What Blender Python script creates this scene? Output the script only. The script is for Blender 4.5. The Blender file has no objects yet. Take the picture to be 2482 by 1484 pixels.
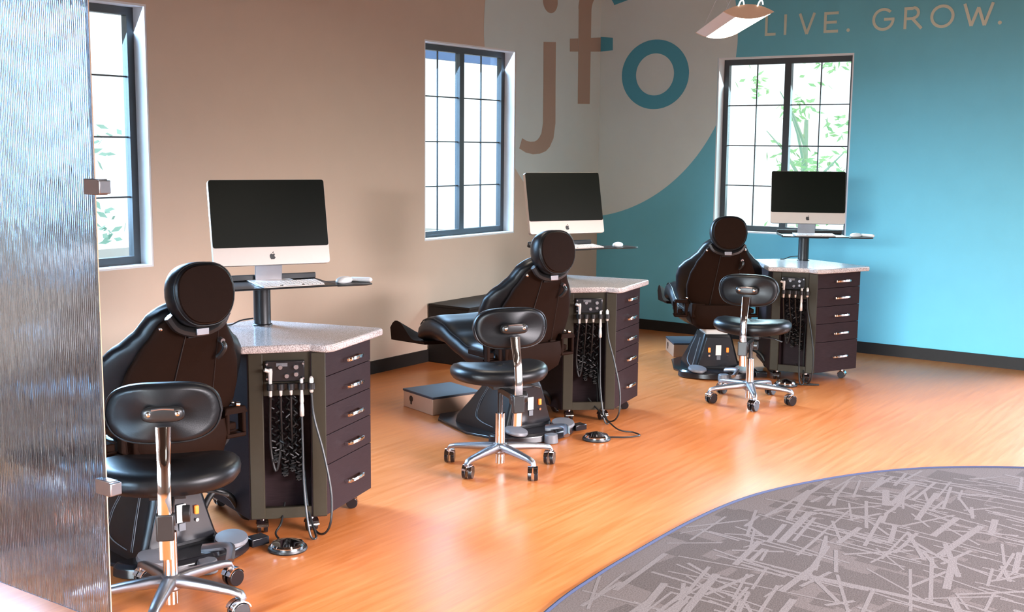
import bpy, bmesh, math, random
from math import sin, cos, pi, radians
from mathutils import Vector, Matrix

random.seed(7)
SC = bpy.context.scene
COL = SC.collection

# ------------------------------------------------------------------ camera
FOC = 2853.485
R_ = Vector((0.57446, -0.81849, 0.00949))
PITCH, ROLL, YAW = radians(7.70059), radians(0.54854), radians(54.94018)
F_ = Vector((sin(YAW)*cos(PITCH), cos(YAW)*cos(PITCH), -sin(PITCH)))
Rt = Vector((cos(YAW), -sin(YAW), 0))
Up = Rt.cross(F_)
RIGHT = Rt*cos(ROLL) + Up*sin(ROLL)
UP = -Rt*sin(ROLL) + Up*cos(ROLL)
cd = bpy.data.cameras.new('camera')
cam = bpy.data.objects.new('camera', cd)
COL.objects.link(cam)
m = Matrix((RIGHT, UP, -F_)).transposed().to_4x4()
m.translation = Vector((-9.177, -5.506, 1.6))
cam.matrix_world = m
cd.sensor_width = 36
cd.lens = FOC/2482*36
cd.clip_start = 0.05
SC.camera = cam

# ------------------------------------------------------------------ view
SC.view_settings.view_transform = 'Standard'
SC.view_settings.look = 'None'
SC.view_settings.gamma = 1
SC.view_settings.exposure = 0.0
SC.view_settings.use_curve_mapping = False

# ------------------------------------------------------------------ world
W = bpy.data.worlds.new('daylight')
SC.world = W
W.use_nodes = True
bg = W.node_tree.nodes['Background']
bg.inputs[0].default_value = (0.86, 0.94, 1.0, 1)
bg.inputs[1].default_value = 1.9

def area(name, loc, direction, sx, sy, power, color, spread=180):
    l = bpy.data.lights.new(name, 'AREA')
    l.shape = 'RECTANGLE'; l.size = sx; l.size_y = sy; l.energy = power; l.color = color; l.spread = radians(spread)
    o = bpy.data.objects.new(name, l); COL.objects.link(o)
    o.location = loc
    o.rotation_euler = Vector(direction).to_track_quat('-Z', 'Y').to_euler()
    return o
# skylight falling in through the glazing of the room (each lamp sits outside an opening and slopes down; the front and back ones are added fill)
area('daylight_left_near', (-5.45, 0.40, 1.75), (0, -1, -0.65), 1.15, 1.45, 150, (0.38, 0.65, 1.0), 100)
area('daylight_left_far', (-1.88, 0.40, 1.75), (0, -1, -0.65), 1.15, 1.45, 150, (0.38, 0.65, 1.0), 100)
area('daylight_right', (0.40, -1.72, 1.75), (-1, 0, -0.8), 1.15, 1.45, 55, (0.62, 0.9, 1.0), 100)
area('daylight_glazed_door', (0.40, -5.05, 1.5), (-1, 0.22, -0.62), 2.3, 2.3, 165, (0.74, 0.80, 1.0), 86)
area('fill_light_front', (-5.5, -9.35, 1.55), (0, 1, -0.53), 6.0, 1.9, 550, (1.0, 0.92, 0.97), 52)  # added fill light behind the camera, outside a made-up shopfront
area('fill_light_back', (-12.9, -4.6, 1.7), (1, 0.05, -0.39), 5.0, 2.2, 330, (0.82, 0.93, 1.0), 47)  # added fill for the teal wall, outside a made-up back window

# ------------------------------------------------------------------ materials
def nmat(name):
    m = bpy.data.materials.new(name); m.use_nodes = True
    return m, m.node_tree.nodes, m.node_tree.links, m.node_tree.nodes['Principled BSDF']
def setp(b, **k):
    names = {'base': 'Base Color', 'rough': 'Roughness', 'metal': 'Metallic', 'spec': 'Specular IOR Level',
             'trans': 'Transmission Weight', 'ior': 'IOR', 'ec': 'Emission Color', 'es': 'Emission Strength',
             'coat': 'Coat Weight', 'cr': 'Coat Roughness', 'sheen': 'Sheen Weight', 'alpha': 'Alpha'}
    for a, v in k.items():
        b.inputs[names[a]].default_value = (*v, 1) if isinstance(v, tuple) and len(v) == 3 else v
def mat(name, col, rough=0.5, metal=0, var=0.06, scale=30, bump=0, bscale=200, **k):
    m, N, L, b = nmat(name)
    setp(b, rough=rough, metal=metal, **k)
    tc = N.new('ShaderNodeTexCoord')
    nz = N.new('ShaderNodeTexNoise'); nz.inputs['Scale'].default_value = scale; nz.inputs['Detail'].default_value = 3
    L.new(tc.outputs['Object'], nz.inputs['Vector'])
    mx = N.new('ShaderNodeMix'); mx.data_type = 'RGBA'
    mx.inputs[6].default_value = (*[c*(1-var) for c in col], 1)
    mx.inputs[7].default_value = (*[min(1, c*(1+var)) for c in col], 1)
    L.new(nz.outputs['Fac'], mx.inputs[0]); L.new(mx.outputs[2], b.inputs['Base Color'])
    if bump:
        n2 = N.new('ShaderNodeTexNoise'); n2.inputs['Scale'].default_value = bscale
        L.new(tc.outputs['Object'], n2.inputs['Vector'])
        bp = N.new('ShaderNodeBump'); bp.inputs['Strength'].default_value = bump; bp.inputs['Distance'].default_value = 0.002
        L.new(n2.outputs['Fac'], bp.inputs['Height']); L.new(bp.outputs[0], b.inputs['Normal'])
    return m
def emis(name, col, s):
    m, N, L, b = nmat(name); setp(b, base=col, rough=0.4, ec=col, es=s); return m

M = {}
M['wall_beige'] = mat('wall_beige', (0.66, 0.505, 0.39), 0.85, bump=0.15, var=0.03, scale=6)
M['wall_teal'] = mat('wall_teal', (0.16, 0.51, 0.62), 0.8, bump=0.15, var=0.04, scale=6)
M['wall_circle'] = mat('wall_circle', (0.68, 0.74, 0.70), 0.85, bump=0.15, var=0.03, scale=6)
M['wall_brown'] = mat('wall_brown', (0.46, 0.33, 0.25), 0.85, var=0.03, scale=6)
M['wall_tealdark'] = mat('wall_tealdark', (0.09, 0.36, 0.46), 0.85, var=0.03, scale=6)
M['wall_letter'] = mat('wall_letter', (0.62, 0.68, 0.55), 0.85, var=0.03, scale=6)
M['reveal'] = mat('reveal_white', (0.80, 0.80, 0.80), 0.7, var=0.02)
M['ceiling'] = mat('ceiling_dark', (0.07, 0.06, 0.05), 0.9, var=0.02)  # unseen ceiling darkened to keep bounce light off the upper walls
M['baseboard'] = mat('baseboard_dark', (0.022, 0.018, 0.016), 0.5, var=0.1, spec=0.2)
M['frame'] = mat('window_frame_dark', (0.05, 0.055, 0.06), 0.4, var=0.1)
M['black'] = mat('black_plastic', (0.012, 0.011, 0.011), 0.35, var=0.1)
M['blackgloss'] = mat('black_gloss', (0.01, 0.01, 0.012), 0.18, var=0.1)
M['vinyl'] = mat('black_leatherette', (0.006, 0.006, 0.007), 0.35, var=0.1, bump=0.1, bscale=350, spec=0.32)
M['vinylback'] = mat('brown_black_shell', (0.013, 0.0048, 0.0022), 0.7, var=0.12, bump=0.2, bscale=500, spec=0.08)
M['stitch'] = mat('stitch_grey', (0.16, 0.17, 0.18), 0.5)
M['chrome'] = mat('chrome', (0.86, 0.86, 0.88), 0.07, 1.0, var=0.02)
M['steel'] = mat('brushed_steel', (0.36, 0.35, 0.37), 0.38, 1.0, var=0.08)
M['alu'] = mat('aluminium', (0.62, 0.54, 0.49), 0.4, 0.4, var=0.02)
M['screen'] = mat('screen_glass', (0.004, 0.006, 0.004), 0.32, var=0.02, spec=0.14)
M['white'] = mat('white_plastic', (0.86, 0.85, 0.84), 0.3, var=0.02)
M['cream'] = mat('cream_plastic', (0.72, 0.68, 0.62), 0.4, var=0.03)
M['greyp'] = mat('grey_plastic', (0.13, 0.13, 0.14), 0.45, var=0.05)
M['rubber'] = mat('rubber_hose', (0.010, 0.010, 0.010), 0.42, var=0.1)
M['graphite'] = mat('graphite_logo', (0.02, 0.02, 0.022), 0.4)
M['handpiece'] = mat('handpiece_grey', (0.66, 0.62, 0.58), 0.28, 0.35, var=0.04)
M['matblack'] = mat('rubber_mat', (0.035, 0.04, 0.055), 0.55, var=0.1)
M['boxbrown'] = mat('box_beige_metal', (0.55, 0.36, 0.25), 0.35, 0.3, var=0.05)
M['orange_led'] = emis('amber_switch', (1.0, 0.16, 0.02), 1.6)
M['lampdiff'] = emis('lamp_diffuser', (1.0, 0.88, 0.72), 24.0)
M['lampbody'] = mat('lamp_body', (0.62, 0.60, 0.60), 0.45, var=0.03)
M['lampcap'] = mat('lamp_cap', (0.62, 0.40, 0.26), 0.5, var=0.04)
M['glow'] = emis('hook_glow_white', (1, 1, 0.95), 2.0)  # emissive white, makes the lamp hooks glow
M['trim'] = mat('floor_trim_blue', (0.02, 0.028, 0.07), 0.8, var=0.1)
M['trunk'] = mat('bark', (0.66, 0.72, 0.50), 0.9, var=0.1)
M['leaf'] = mat('leaf_green', (0.50, 0.78, 0.35), 0.6, var=0.3, scale=4)
M['leafblue'] = mat('leaf_cool', (0.42, 0.70, 0.60), 0.6, var=0.3, scale=4)
M['roofblue'] = mat('eaves_blue', (0.16, 0.26, 0.5), 0.7, var=0.1)
M['outground'] = mat('pale_paving', (0.4, 0.4, 0.38), 0.9)

# dark laminate of the carts with fine vertical grain
def laminate():
    m, N, L, b = nmat('charcoal_laminate'); setp(b, rough=0.55, spec=0.08)
    tc = N.new('ShaderNodeTexCoord'); mp = N.new('ShaderNodeMapping'); mp.inputs['Scale'].default_value = (6, 6, 90)
    nz = N.new('ShaderNodeTexNoise'); nz.inputs['Scale'].default_value = 3; nz.inputs['Detail'].default_value = 5
    cr = N.new('ShaderNodeValToRGB')
    cr.color_ramp.elements[0].color = (0.015, 0.009, 0.010, 1); cr.color_ramp.elements[1].color = (0.036, 0.021, 0.023, 1)
    L.new(tc.outputs['Object'], mp.inputs[0]); L.new(mp.outputs[0], nz.inputs['Vector'])
    L.new(nz.outputs['Fac'], cr.inputs[0]); L.new(cr.outputs[0], b.inputs['Base Color'])
    return m
M['laminate'] = laminate()
M['pillar'] = mat('grey_olive_edge', (0.034, 0.028, 0.018), 0.45, var=0.1, spec=0.2)
def quartz():
    m, N, L, b = nmat('speckled_quartz'); setp(b, rough=0.16)
    tc = N.new('ShaderNodeTexCoord')
    nz = N.new('ShaderNodeTexNoise'); nz.inputs['Scale'].default_value = 260; nz.inputs['Detail'].default_value = 2
    cr = N.new('ShaderNodeValToRGB')
    cr.color_ramp.elements[0].position = 0.36; cr.color_ramp.elements[1].position = 0.62
    cr.color_ramp.elements[0].color = (0.22, 0.18, 0.17, 1); cr.color_ramp.elements[1].color = (0.66, 0.58, 0.56, 1)
    L.new(tc.outputs['Object'], nz.inputs['Vector']); L.new(nz.outputs['Fac'], cr.inputs[0])
    L.new(cr.outputs[0], b.inputs['Base Color'])
    return m
M['quartz'] = quartz()
def woodfloor():
    m, N, L, b = nmat('orange_wood_vinyl'); setp(b, rough=0.30, spec=0.5)
    tc = N.new('ShaderNodeTexCoord')
    mp = N.new('ShaderNodeMapping'); mp.inputs['Scale'].default_value = (0.9, 16, 1); mp.inputs['Rotation'].default_value = (0, 0, radians(4))
    n1 = N.new('ShaderNodeTexNoise'); n1.inputs['Scale'].default_value = 2.2; n1.inputs['Detail'].default_value = 6; n1.inputs['Roughness'].default_value = 0.6
    mp2 = N.new('ShaderNodeMapping'); mp2.inputs['Scale'].default_value = (3, 70, 1); mp2.inputs['Rotation'].default_value = (0, 0, radians(4))
    n2 = N.new('ShaderNodeTexNoise'); n2.inputs['Scale'].default_value = 2.5; n2.inputs['Detail'].default_value = 4
    ad = N.new('ShaderNodeMath'); ad.operation = 'MULTIPLY_ADD'; ad.inputs[1].default_value = 0.45
    cr = N.new('ShaderNodeValToRGB')
    cr.color_ramp.elements[0].position = 0.45; cr.color_ramp.elements[1].position = 0.95
    cr.color_ramp.elements[0].color = (0.44, 0.115, 0.021, 1); cr.color_ramp.elements[1].color = (0.58, 0.195, 0.062, 1)
    L.new(tc.outputs['Object'], mp.inputs[0]); L.new(mp.outputs[0], n1.inputs['Vector'])
    L.new(tc.outputs['Object'], mp2.inputs[0]); L.new(mp2.outputs[0], n2.inputs['Vector'])
    L.new(n2.outputs['Fac'], ad.inputs[0]); L.new(n1.outputs['Fac'], ad.inputs[2])
    L.new(ad.outputs[0], cr.inputs[0]); L.new(cr.outputs[0], b.inputs['Base Color'])
    rr = N.new('ShaderNodeMapRange'); rr.inputs[3].default_value = 0.24; rr.inputs[4].default_value = 0.38
    L.new(n1.outputs['Fac'], rr.inputs[0]); L.new(rr.outputs[0], b.inputs['Roughness'])
    return m
M['wood'] = woodfloor()
def carpetmat(name, c0, c1):
    m, N, L, b = nmat(name); setp(b, rough=0.95, spec=0.1)
    tc = N.new('ShaderNodeTexCoord')
    nz = N.new('ShaderNodeTexNoise'); nz.inputs['Scale'].default_value = 160; nz.inputs['Detail'].default_value = 3
    cr = N.new('ShaderNodeValToRGB'); cr.color_ramp.elements[0].position = 0.3; cr.color_ramp.elements[1].position = 0.7
    cr.color_ramp.elements[0].color = (*c0, 1); cr.color_ramp.elements[1].color = (*c1, 1)
    L.new(tc.outputs['Object'], nz.inputs['Vector']); L.new(nz.outputs['Fac'], cr.inputs[0]); L.new(cr.outputs[0], b.inputs['Base Color'])
    bp = N.new('ShaderNodeBump'); bp.inputs['Strength'].default_value = 0.5; bp.inputs['Distance'].default_value = 0.003
    L.new(nz.outputs['Fac'], bp.inputs['Height']); L.new(bp.outputs[0], b.inputs['Normal'])
    return m
M['carpet0'] = carpetmat('carpet_taupe', (0.085, 0.066, 0.060), (0.125, 0.10, 0.094))
M['carpet1'] = carpetmat('carpet_light_bar', (0.118, 0.097, 0.092), (0.158, 0.132, 0.127))
M['carpet2'] = carpetmat('carpet_dark_patch', (0.058, 0.044, 0.040), (0.095, 0.076, 0.07))
def rainglass():
    m, N, L, b = nmat('rain_glass'); setp(b, base=(0.60, 0.80, 1.0), rough=0.08, trans=1.0, ior=1.45)
    tc = N.new('ShaderNodeTexCoord')
    mp = N.new('ShaderNodeMapping'); mp.inputs['Scale'].default_value = (1, 1, 0.16)
    nz = N.new('ShaderNodeTexNoise'); nz.inputs['Scale'].default_value = 42; nz.inputs['Detail'].default_value = 2
    wv = N.new('ShaderNodeTexWave'); wv.bands_direction = 'Y'; wv.inputs['Scale'].default_value = 32; wv.inputs['Distortion'].default_value = 0.6
    ad = N.new('ShaderNodeMath'); ad.operation = 'MULTIPLY_ADD'; ad.inputs[1].default_value = 0.25
    bp = N.new('ShaderNodeBump'); bp.inputs['Strength'].default_value = 1.0; bp.inputs['Distance'].default_value = 0.006
    L.new(tc.outputs['Object'], mp.inputs[0]); L.new(mp.outputs[0], nz.inputs['Vector']); L.new(tc.outputs['Object'], wv.inputs['Vector'])
    L.new(wv.outputs['Fac'], ad.inputs[0]); L.new(nz.outputs['Fac'], ad.inputs[2])
    L.new(ad.outputs[0], bp.inputs['Height']); L.new(bp.outputs[0], b.inputs['Normal'])
    return m
M['rain'] = rainglass()
def paneglass():
    m = bpy.data.materials.new('window_glass'); m.use_nodes = True
    N = m.node_tree.nodes; L = m.node_tree.links
    for n in list(N): N.remove(n)
    o = N.new('ShaderNodeOutputMaterial'); mx = N.new('ShaderNodeMixShader'); t = N.new('ShaderNodeBsdfTransparent')
    g = N.new('ShaderNodeBsdfGlossy'); lw = N.new('ShaderNodeLayerWeight'); lw.inputs[0].default_value = 0.5
    pw = N.new('ShaderNodeMath'); pw.operation = 'POWER'; pw.inputs[1].default_value = 5
    ml = N.new('ShaderNodeMath'); ml.operation = 'MULTIPLY_ADD'; ml.inputs[1].default_value = 0.9; ml.inputs[2].default_value = 0.03
    t.inputs[0].default_value = (0.95, 0.98, 0.98, 1); g.inputs['Roughness'].default_value = 0.02
    L.new(lw.outputs['Facing'], pw.inputs[0]); L.new(pw.outputs[0], ml.inputs[0])
    L.new(ml.outputs[0], mx.inputs[0]); L.new(t.outputs[0], mx.inputs[1]); L.new(g.outputs[0], mx.inputs[2]); L.new(mx.outputs[0], o.inputs[0])
    return m
M['pane'] = paneglass()

# ------------------------------------------------------------------ mesh builder
class MB:
    def __init__(s): s.bm = bmesh.new(); s.mi = 0
    def face(s, vs):
        try:
            f = s.bm.faces.new(vs); f.material_index = s.mi; return f
        except ValueError: return None
    def box(s, c, size, rot=None):
        c = Vector(c); hx, hy, hz = size[0]/2, size[1]/2, size[2]/2
        R = rot.to_matrix() if hasattr(rot, 'to_matrix') else (Matrix.Rotation(rot, 3, 'Z') if rot else Matrix.Identity(3))
        v = [s.bm.verts.new(c + R @ Vector((x*hx, y*hy, z*hz))) for z in (-1, 1) for y in (-1, 1) for x in (-1, 1)]
        for q in ((0,2,3,1),(4,5,7,6),(0,1,5,4),(2,6,7,3),(0,4,6,2),(1,3,7,5)): s.face([v[i] for i in q])
        return s
    def bx(s, x0, x1, y0, y1, z0, z1): return s.box(((x0+x1)/2,(y0+y1)/2,(z0+z1)/2),(abs(x1-x0),abs(y1-y0),abs(z1-z0)))
    def loft(s, loops, cap=True, closed=True):
        rings = [[s.bm.verts.new(Vector(p)) for p in lp] for lp in loops]
        n = len(rings[0])
        for a, b in zip(rings, rings[1:]):
            for i in range(n if closed else n-1):
                j = (i+1) % n; s.face([a[i], a[j], b[j], b[i]])
        if cap and closed:
            s.face(list(reversed(rings[0]))); s.face(rings[-1])
        return s
    def prism(s, poly, z0, z1): return s.loft([[(x, y, z0) for x, y in poly], [(x, y, z1) for x, y in poly]])
    def cyl(s, p0, p1, r0, r1=None, seg=20):
        r1 = r0 if r1 is None else r1
        p0, p1 = Vector(p0), Vector(p1); d = (p1-p0).normalized()
        a = d.orthogonal().normalized(); b = d.cross(a)
        ring = lambda p, r: [p + (a*cos(2*pi*i/seg) + b*sin(2*pi*i/seg))*r for i in range(seg)]
        return s.loft([ring(p0, r0), ring(p1, r1)])
    def tube(s, pts, r, seg=8, sx=1.0):
        pts = [Vector(p) for p in pts]; loops = []; a = None
        for i, p in enumerate(pts):
            d = (pts[min(i+1, len(pts)-1)] - pts[max(i-1, 0)]).normalized()
            if a is None: a = d.orthogonal().normalized()
            a = (a - d*a.dot(d)); a = a.normalized() if a.length > 1e-6 else d.orthogonal().normalized()
            b = d.cross(a); rr = r[i] if isinstance(r, (list, tuple)) else r
            loops.append([p + (a*cos(2*pi*k/seg)*sx + b*sin(2*pi*k/seg))*rr for k in range(seg)])
        return s.loft(loops)
    def lathe(s, prof, c=(0,0,0), seg=28, axis=None):
        c = Vector(c); q = axis.to_track_quat('Z', 'Y') if axis is not None else None
        loops = []
        for r, z in prof:
            lp = [Vector((cos(2*pi*i/seg)*r, sin(2*pi*i/seg)*r, z)) for i in range(seg)]
            loops.append([c + (q @ p if q else p) for p in lp])
        return s.loft(loops)
    def ball(s, c, r, sc=(1,1,1), seg=14):
        prof = [(max(1e-4, sin(pi*i/8)), -cos(pi*i/8)) for i in range(9)]
        c = Vector(c)
        return s.loft([[c + Vector((cos(2*pi*k/seg)*a*r*sc[0], sin(2*pi*k/seg)*a*r*sc[1], z*r*sc[2])) for k in range(seg)] for a, z in prof])
    def obj(s, name, mats, parent=None, smooth=True, bevel=0, angle=38, seg=2):
        bmesh.ops.remove_doubles(s.bm, verts=s.bm.verts, dist=1e-6)
        bmesh.ops.recalc_face_normals(s.bm, faces=s.bm.faces)
        me = bpy.data.meshes.new(name); s.bm.to_mesh(me); s.bm.free()
        for mm in (mats if isinstance(mats, list) else [mats]): me.materials.append(M[mm])
        o = bpy.data.objects.new(name, me); COL.objects.link(o)
        if parent: o.parent = parent
        if bevel:
            md = o.modifiers.new('bevel', 'BEVEL'); md.width = bevel; md.segments = seg; md.limit_method = 'ANGLE'; md.angle_limit = radians(32)
        if smooth:
            for p in me.polygons: p.use_smooth = True
            me.set_sharp_from_angle(angle=radians(angle))
        return o

def catmull(pts, n=8):
    pts = [Vector(p) for p in pts]; P = [pts[0]*2-pts[1]] + pts + [pts[-1]*2-pts[-2]]; out = []
    for i in range(1, len(P)-2):
        for k in range(n):
            t = k/n; a, b, c, d = P[i-1:i+3]
            out.append(0.5*((2*b) + (c-a)*t + (2*a-5*b+4*c-d)*t*t + (3*b-a-3*c+d)*t**3))
    out.append(pts[-1]); return out
def lerp_table(T, x):
    if x <= T[0][0]: return T[0][1:]
    for a, b in zip(T, T[1:]):
        if x <= b[0]:
            t = (x-a[0])/(b[0]-a[0]); t = t*t*(3-2*t)*0.5 + t*0.5
            return tuple(p+(q-p)*t for p, q in zip(a[1:], b[1:]))
    return T[-1][1:]

def tag(o, label=None, cat=None, group=None, kind=None):
    if label: o['label'] = label
    if cat: o['category'] = cat
    if group: o['group'] = group
    if kind: o['kind'] = kind
    return o
def empty(name, loc, rz=0):
    o = bpy.data.objects.new(name, None); COL.objects.link(o); o.location = loc; o.rotation_euler = (0, 0, rz); o.empty_display_size = 0.1
    return o
def struct(o): o['kind'] = 'structure'; return o
def dup(root, loc, rz, label, lift=0):
    r = root.copy(); COL.objects.link(r); r.location = loc; r.rotation_euler = (0, 0, rz); r['label'] = label
    def rec(src, dst):
        for ch in src.children:
            c = ch.copy(); COL.objects.link(c); c.parent = dst; rec(ch, c)
    rec(root, r)
    return r

# ================================================================== ROOM SHELL
H = 3.6; XL, YB = -12.5, -9.0; T = 0.16
W1 = [(-6.03, -4.885), (-2.46, -1.31)]            # window openings in the left wall (x ranges)
ZS, ZH = 0.905, 2.362
struct(MB().bx(XL, 0, YB, 0, -0.1, 0).obj('floor', 'wood', smooth=False))
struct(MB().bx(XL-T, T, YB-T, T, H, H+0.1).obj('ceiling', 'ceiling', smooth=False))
w = MB(); xs = [XL-T, W1[0][0], W1[0][1], W1[1][0], W1[1][1], T]
w.bx(xs[0], xs[1], 0, T, 0, H); w.bx(xs[2], xs[3], 0, T, 0, H); w.bx(xs[4], xs[5], 0, T, 0, H)
for a, b in W1: w.bx(a, b, 0, T, 0, ZS); w.bx(a, b, 0, T, ZH, H)
wall_left = struct(w.obj('wall_left', 'wall_beige', smooth=False))
WR = (-2.30, -1.145); DR = (-6.2, -3.85)
w = MB()
w.bx(0, T, WR[1], 0, 0, H); w.bx(0, T, DR[1], WR[0], 0, H); w.bx(0, T, YB-T, DR[0], 0, H)
w.bx(0, T, WR[0], WR[1], 0, ZS); w.bx(0, T, WR[0], WR[1], 2.352, H); w.bx(0, T, DR[0], DR[1], 2.5, H)
wall_right = struct(w.obj('wall_right', 'wall_teal', smooth=False))
w = MB(); w.bx(XL-T, XL, -2.1, T, 0, H); w.bx(XL-T, XL, YB-T, -7.1, 0, H); w.bx(XL-T, XL, -7.1, -2.1, 2.8, H); w.bx(XL-T, XL, -7.1, -2.1, 0, 0.5)
struct(w.obj('wall_back', 'wall_beige', smooth=False))
w = MB(); w.bx(XL, -8.6, YB-T, YB, 0, H); w.bx(-2.4, 0, YB-T, YB, 0, H); w.bx(-8.6, -2.4, YB-T, YB, 2.7, H); w.bx(-8.6, -2.4, YB-T, YB, 0, 0.3)
struct(w.obj('wall_front', 'wall_beige', smooth=False))

# baseboards
struct(MB().bx(XL, -0.012, -0.012, 0, 0, 0.092).obj('baseboard_left', 'baseboard', smooth=False))
w = MB(); w.bx(-0.012, 0, DR[1], -0.0, 0, 0.09); w.bx(-0.012, 0, YB, DR[0], 0, 0.09)
struct(w.obj('baseboard_right', 'baseboard', smooth=False))

# wall paint: big circle over the corner, logo letters, slogan
def wallmesh(name, matn, quads, wall, off, parent):
    b = MB()
    for n_, pts in enumerate(quads):
        of = off + (0 if off < 0.002 else n_*2e-5)
        b.face([b.bm.verts.new(Vector((s, -of, z) if wall == 'L' else (-of, -s, z))) for s, z in pts])
    return b.obj(name, matn, parent, smooth=False)
CC, CZ, CR = -0.215, 2.50, 1.53
# the window opening cuts the circle on the left wall: build the painted area as vertical strips round it
quads = []
def zrange(s):
    d = CR*CR-(s-CC)**2
    if d <= 0: return None
    return CZ-math.sqrt(d), min(H-0.01, CZ+math.sqrt(d))
sx = sorted(set([CC-CR+0.001] + [CC-CR + k*(CR-CC)/160 for k in range(1, 160)] + [-1.31, -0.001]))
for a, b in zip(sx, sx[1:]):
    za, zb = zrange(a), zrange(b)
    if not za or not zb: continue
    if b <= -1.31+1e-6:
        quads.append([(a, max(za[0], ZH)), (b, max(zb[0], ZH)), (b, max(zb[1], ZH)), (a, max(za[1], ZH))])
        if za[0] < ZS: quads.append([(a, za[0]), (b, zb[0]), (b, ZS), (a, ZS)])
    else: quads.append([(a, za[0]), (b, zb[0]), (b, zb[1]), (a, za[1])])
wallmesh('painted_circle', 'wall_circle', quads, 'L', 0.0015, wall_left)
quads = []
sx = sorted(set([0.001, 1.144] + [k*(CC+CR)/120 for k in range(1, 120)] + [CC+CR-0.0005]))
for a, b in zip(sx, sx[1:]):
    za, zb = zrange(a), zrange(b)
    if not za or not zb: continue
    if a >= 1.144-1e-6: 
        quads.append([(a, max(za[0], 2.352)), (b, max(zb[0], 2.352)), (b, max(zb[1], 2.352)), (a, max(za[1], 2.352))])
    else: quads.append([(a, za[0]), (b, zb[0]), (b, zb[1]), (a, za[1])])
wallmesh('painted_circle', 'wall_circle', quads, 'R', 0.0015, wall_right)
def arcq(cx, cz, rx, rz, tx, tz, a0, a1, n=24):
    q = []
    for i in range(n):
        A, B = radians(a0+(a1-a0)*i/n), radians(a0+(a1-a0)*(i+1)/n)
        q.append([(cx+rx*cos(A), cz+rz*sin(A)), (cx+rx*cos(B), cz+rz*sin(B)), (cx+(rx-tx)*cos(B), cz+(rz-tz)*sin(B)), (cx+(rx-tx)*cos(A), cz+(rz-tz)*sin(A))])
    return q
jo = [(-0.731, 2.474), (-0.728, 2.141), (-0.721, 1.801), (-0.748, 1.675), (-0.803, 1.604), (-0.862, 1.567), (-0.952, 1.546), (-1.056, 1.541), (-1.160, 1.555), (-1.254, 1.588)]
ji = [(-0.918, 2.462), (-0.912, 2.132), (-0.911, 1.797), (-0.933, 1.713), (-0.961, 1.681), (-0.994, 1.658), (-1.034, 1.646), (-1.094, 1.643), (-1.150, 1.650), (-1.214, 1.671)]
wallmesh('painted_letter_j', 'wall_brown', [[jo[i], jo[i+1], ji[i+1], ji[i]] for i in range(9)] + arcq(-0.824, 2.80, 0.112, 0.098, 0.1119, 0.0979, 0, 360, 32), 'L', 0.003, wall_left)
fq = [[(-0.370, 1.977), (-0.171, 1.982), (-0.171, 2.78), (-0.380, 2.78)], [(-0.512, 2.412), (-0.3801, 2.421), (-0.3801, 2.532), (-0.512, 2.519)], [(-0.1709, 2.435), (-0.001, 2.447), (-0.001, 2.570), (-0.1709, 2.553)]]
fa = arcq(0.0, 2.78, 0.385, 0.28, 0.214, 0.125, 180, 90.2, 16)
wallmesh('painted_letter_f', 'wall_brown', fq + fa, 'L', 0.003, wall_left)
wallmesh('painted_letter_f', 'wall_tealdark', [[(0.001, 2.447), (0.128, 2.453), (0.126, 2.562), (0.001, 2.575)]] + arcq(0.0, 2.80, 0.30, 0.26, 0.16, 0.125, 89.8, 18, 16), 'R', 0.003, wall_right)
wallmesh('painted_letter_o', 'wall_tealdark', arcq(0.553, 2.232, 0.327, 0.296, 0.142, 0.117, 0, 360, 64), 'R', 0.003, wall_right)
def stroke(p, q, w=0.022):
    d = Vector((q[0]-p[0], q[1]-p[1])); n = Vector((-d.y, d.x)).normalized()*w/2
    return [(p[0]+n.x, p[1]+n.y), (q[0]+n.x, q[1]+n.y), (q[0]-n.x, q[1]-n.y), (p[0]-n.x, p[1]-n.y)]
B0, B1 = 2.513, 2.675; BM = (B0+B1)/2
letters = {
 'l': [stroke((1.563, B0), (1.563, 2.70)), stroke((1.552, B0+0.011), (1.645, B0+0.011))],
 'i': [stroke((1.725, B0), (1.725, B1))],
 'v': [stroke((1.845, B1), (1.906, B0)), stroke((1.906, B0), (1.966, B1))],
 'e': [stroke((2.056, B0), (2.056, B1)), stroke((2.046, B0+0.011), (2.162, B0+0.011)), stroke((2.046, BM), (2.15, BM)), stroke((2.046, B1-0.011), (2.162, B1-0.011))],
 'g': arcq(2.515, BM, 0.086, 0.086, 0.022, 0.022, 45, 360, 30) + [stroke((2.52, BM), (2.60, BM))],
 'r': [stroke((2.682, B0), (2.682, B1)), stroke((2.672, B1-0.011), (2.74, B1-0.011)), stroke((2.672, BM-0.005), (2.74, BM-0.005)), stroke((2.73, BM), (2.806, B0))] + arcq(2.74, BM+0.037, 0.049, 0.049, 0.022, 0.022, -90, 90, 14),
 'o': arcq(2.955, BM, 0.088, 0.086, 0.022, 0.022, 0, 360, 36),
 'w': [stroke((3.112, B1), (3.165, B0)), stroke((3.165, B0), (3.212, B1-0.03)), stroke((3.212, B1-0.03), (3.258, B0)), stroke((3.258, B0), (3.312, B1))],
 'full_stop': arcq(2.243, B0+0.014, 0.014, 0.014, 0.0139, 0.0139, 0, 360, 12),
 'full_stop_end': arcq(3.365, B0+0.014, 0.014, 0.014, 0.0139, 0.0139, 0, 360, 12)}
for k, q in letters.items():
    wallmesh('painted_full_stop' if 'full' in k else 'painted_letter_'+k, 'wall_letter', q, 'R', 0.003, wall_right)

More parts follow.
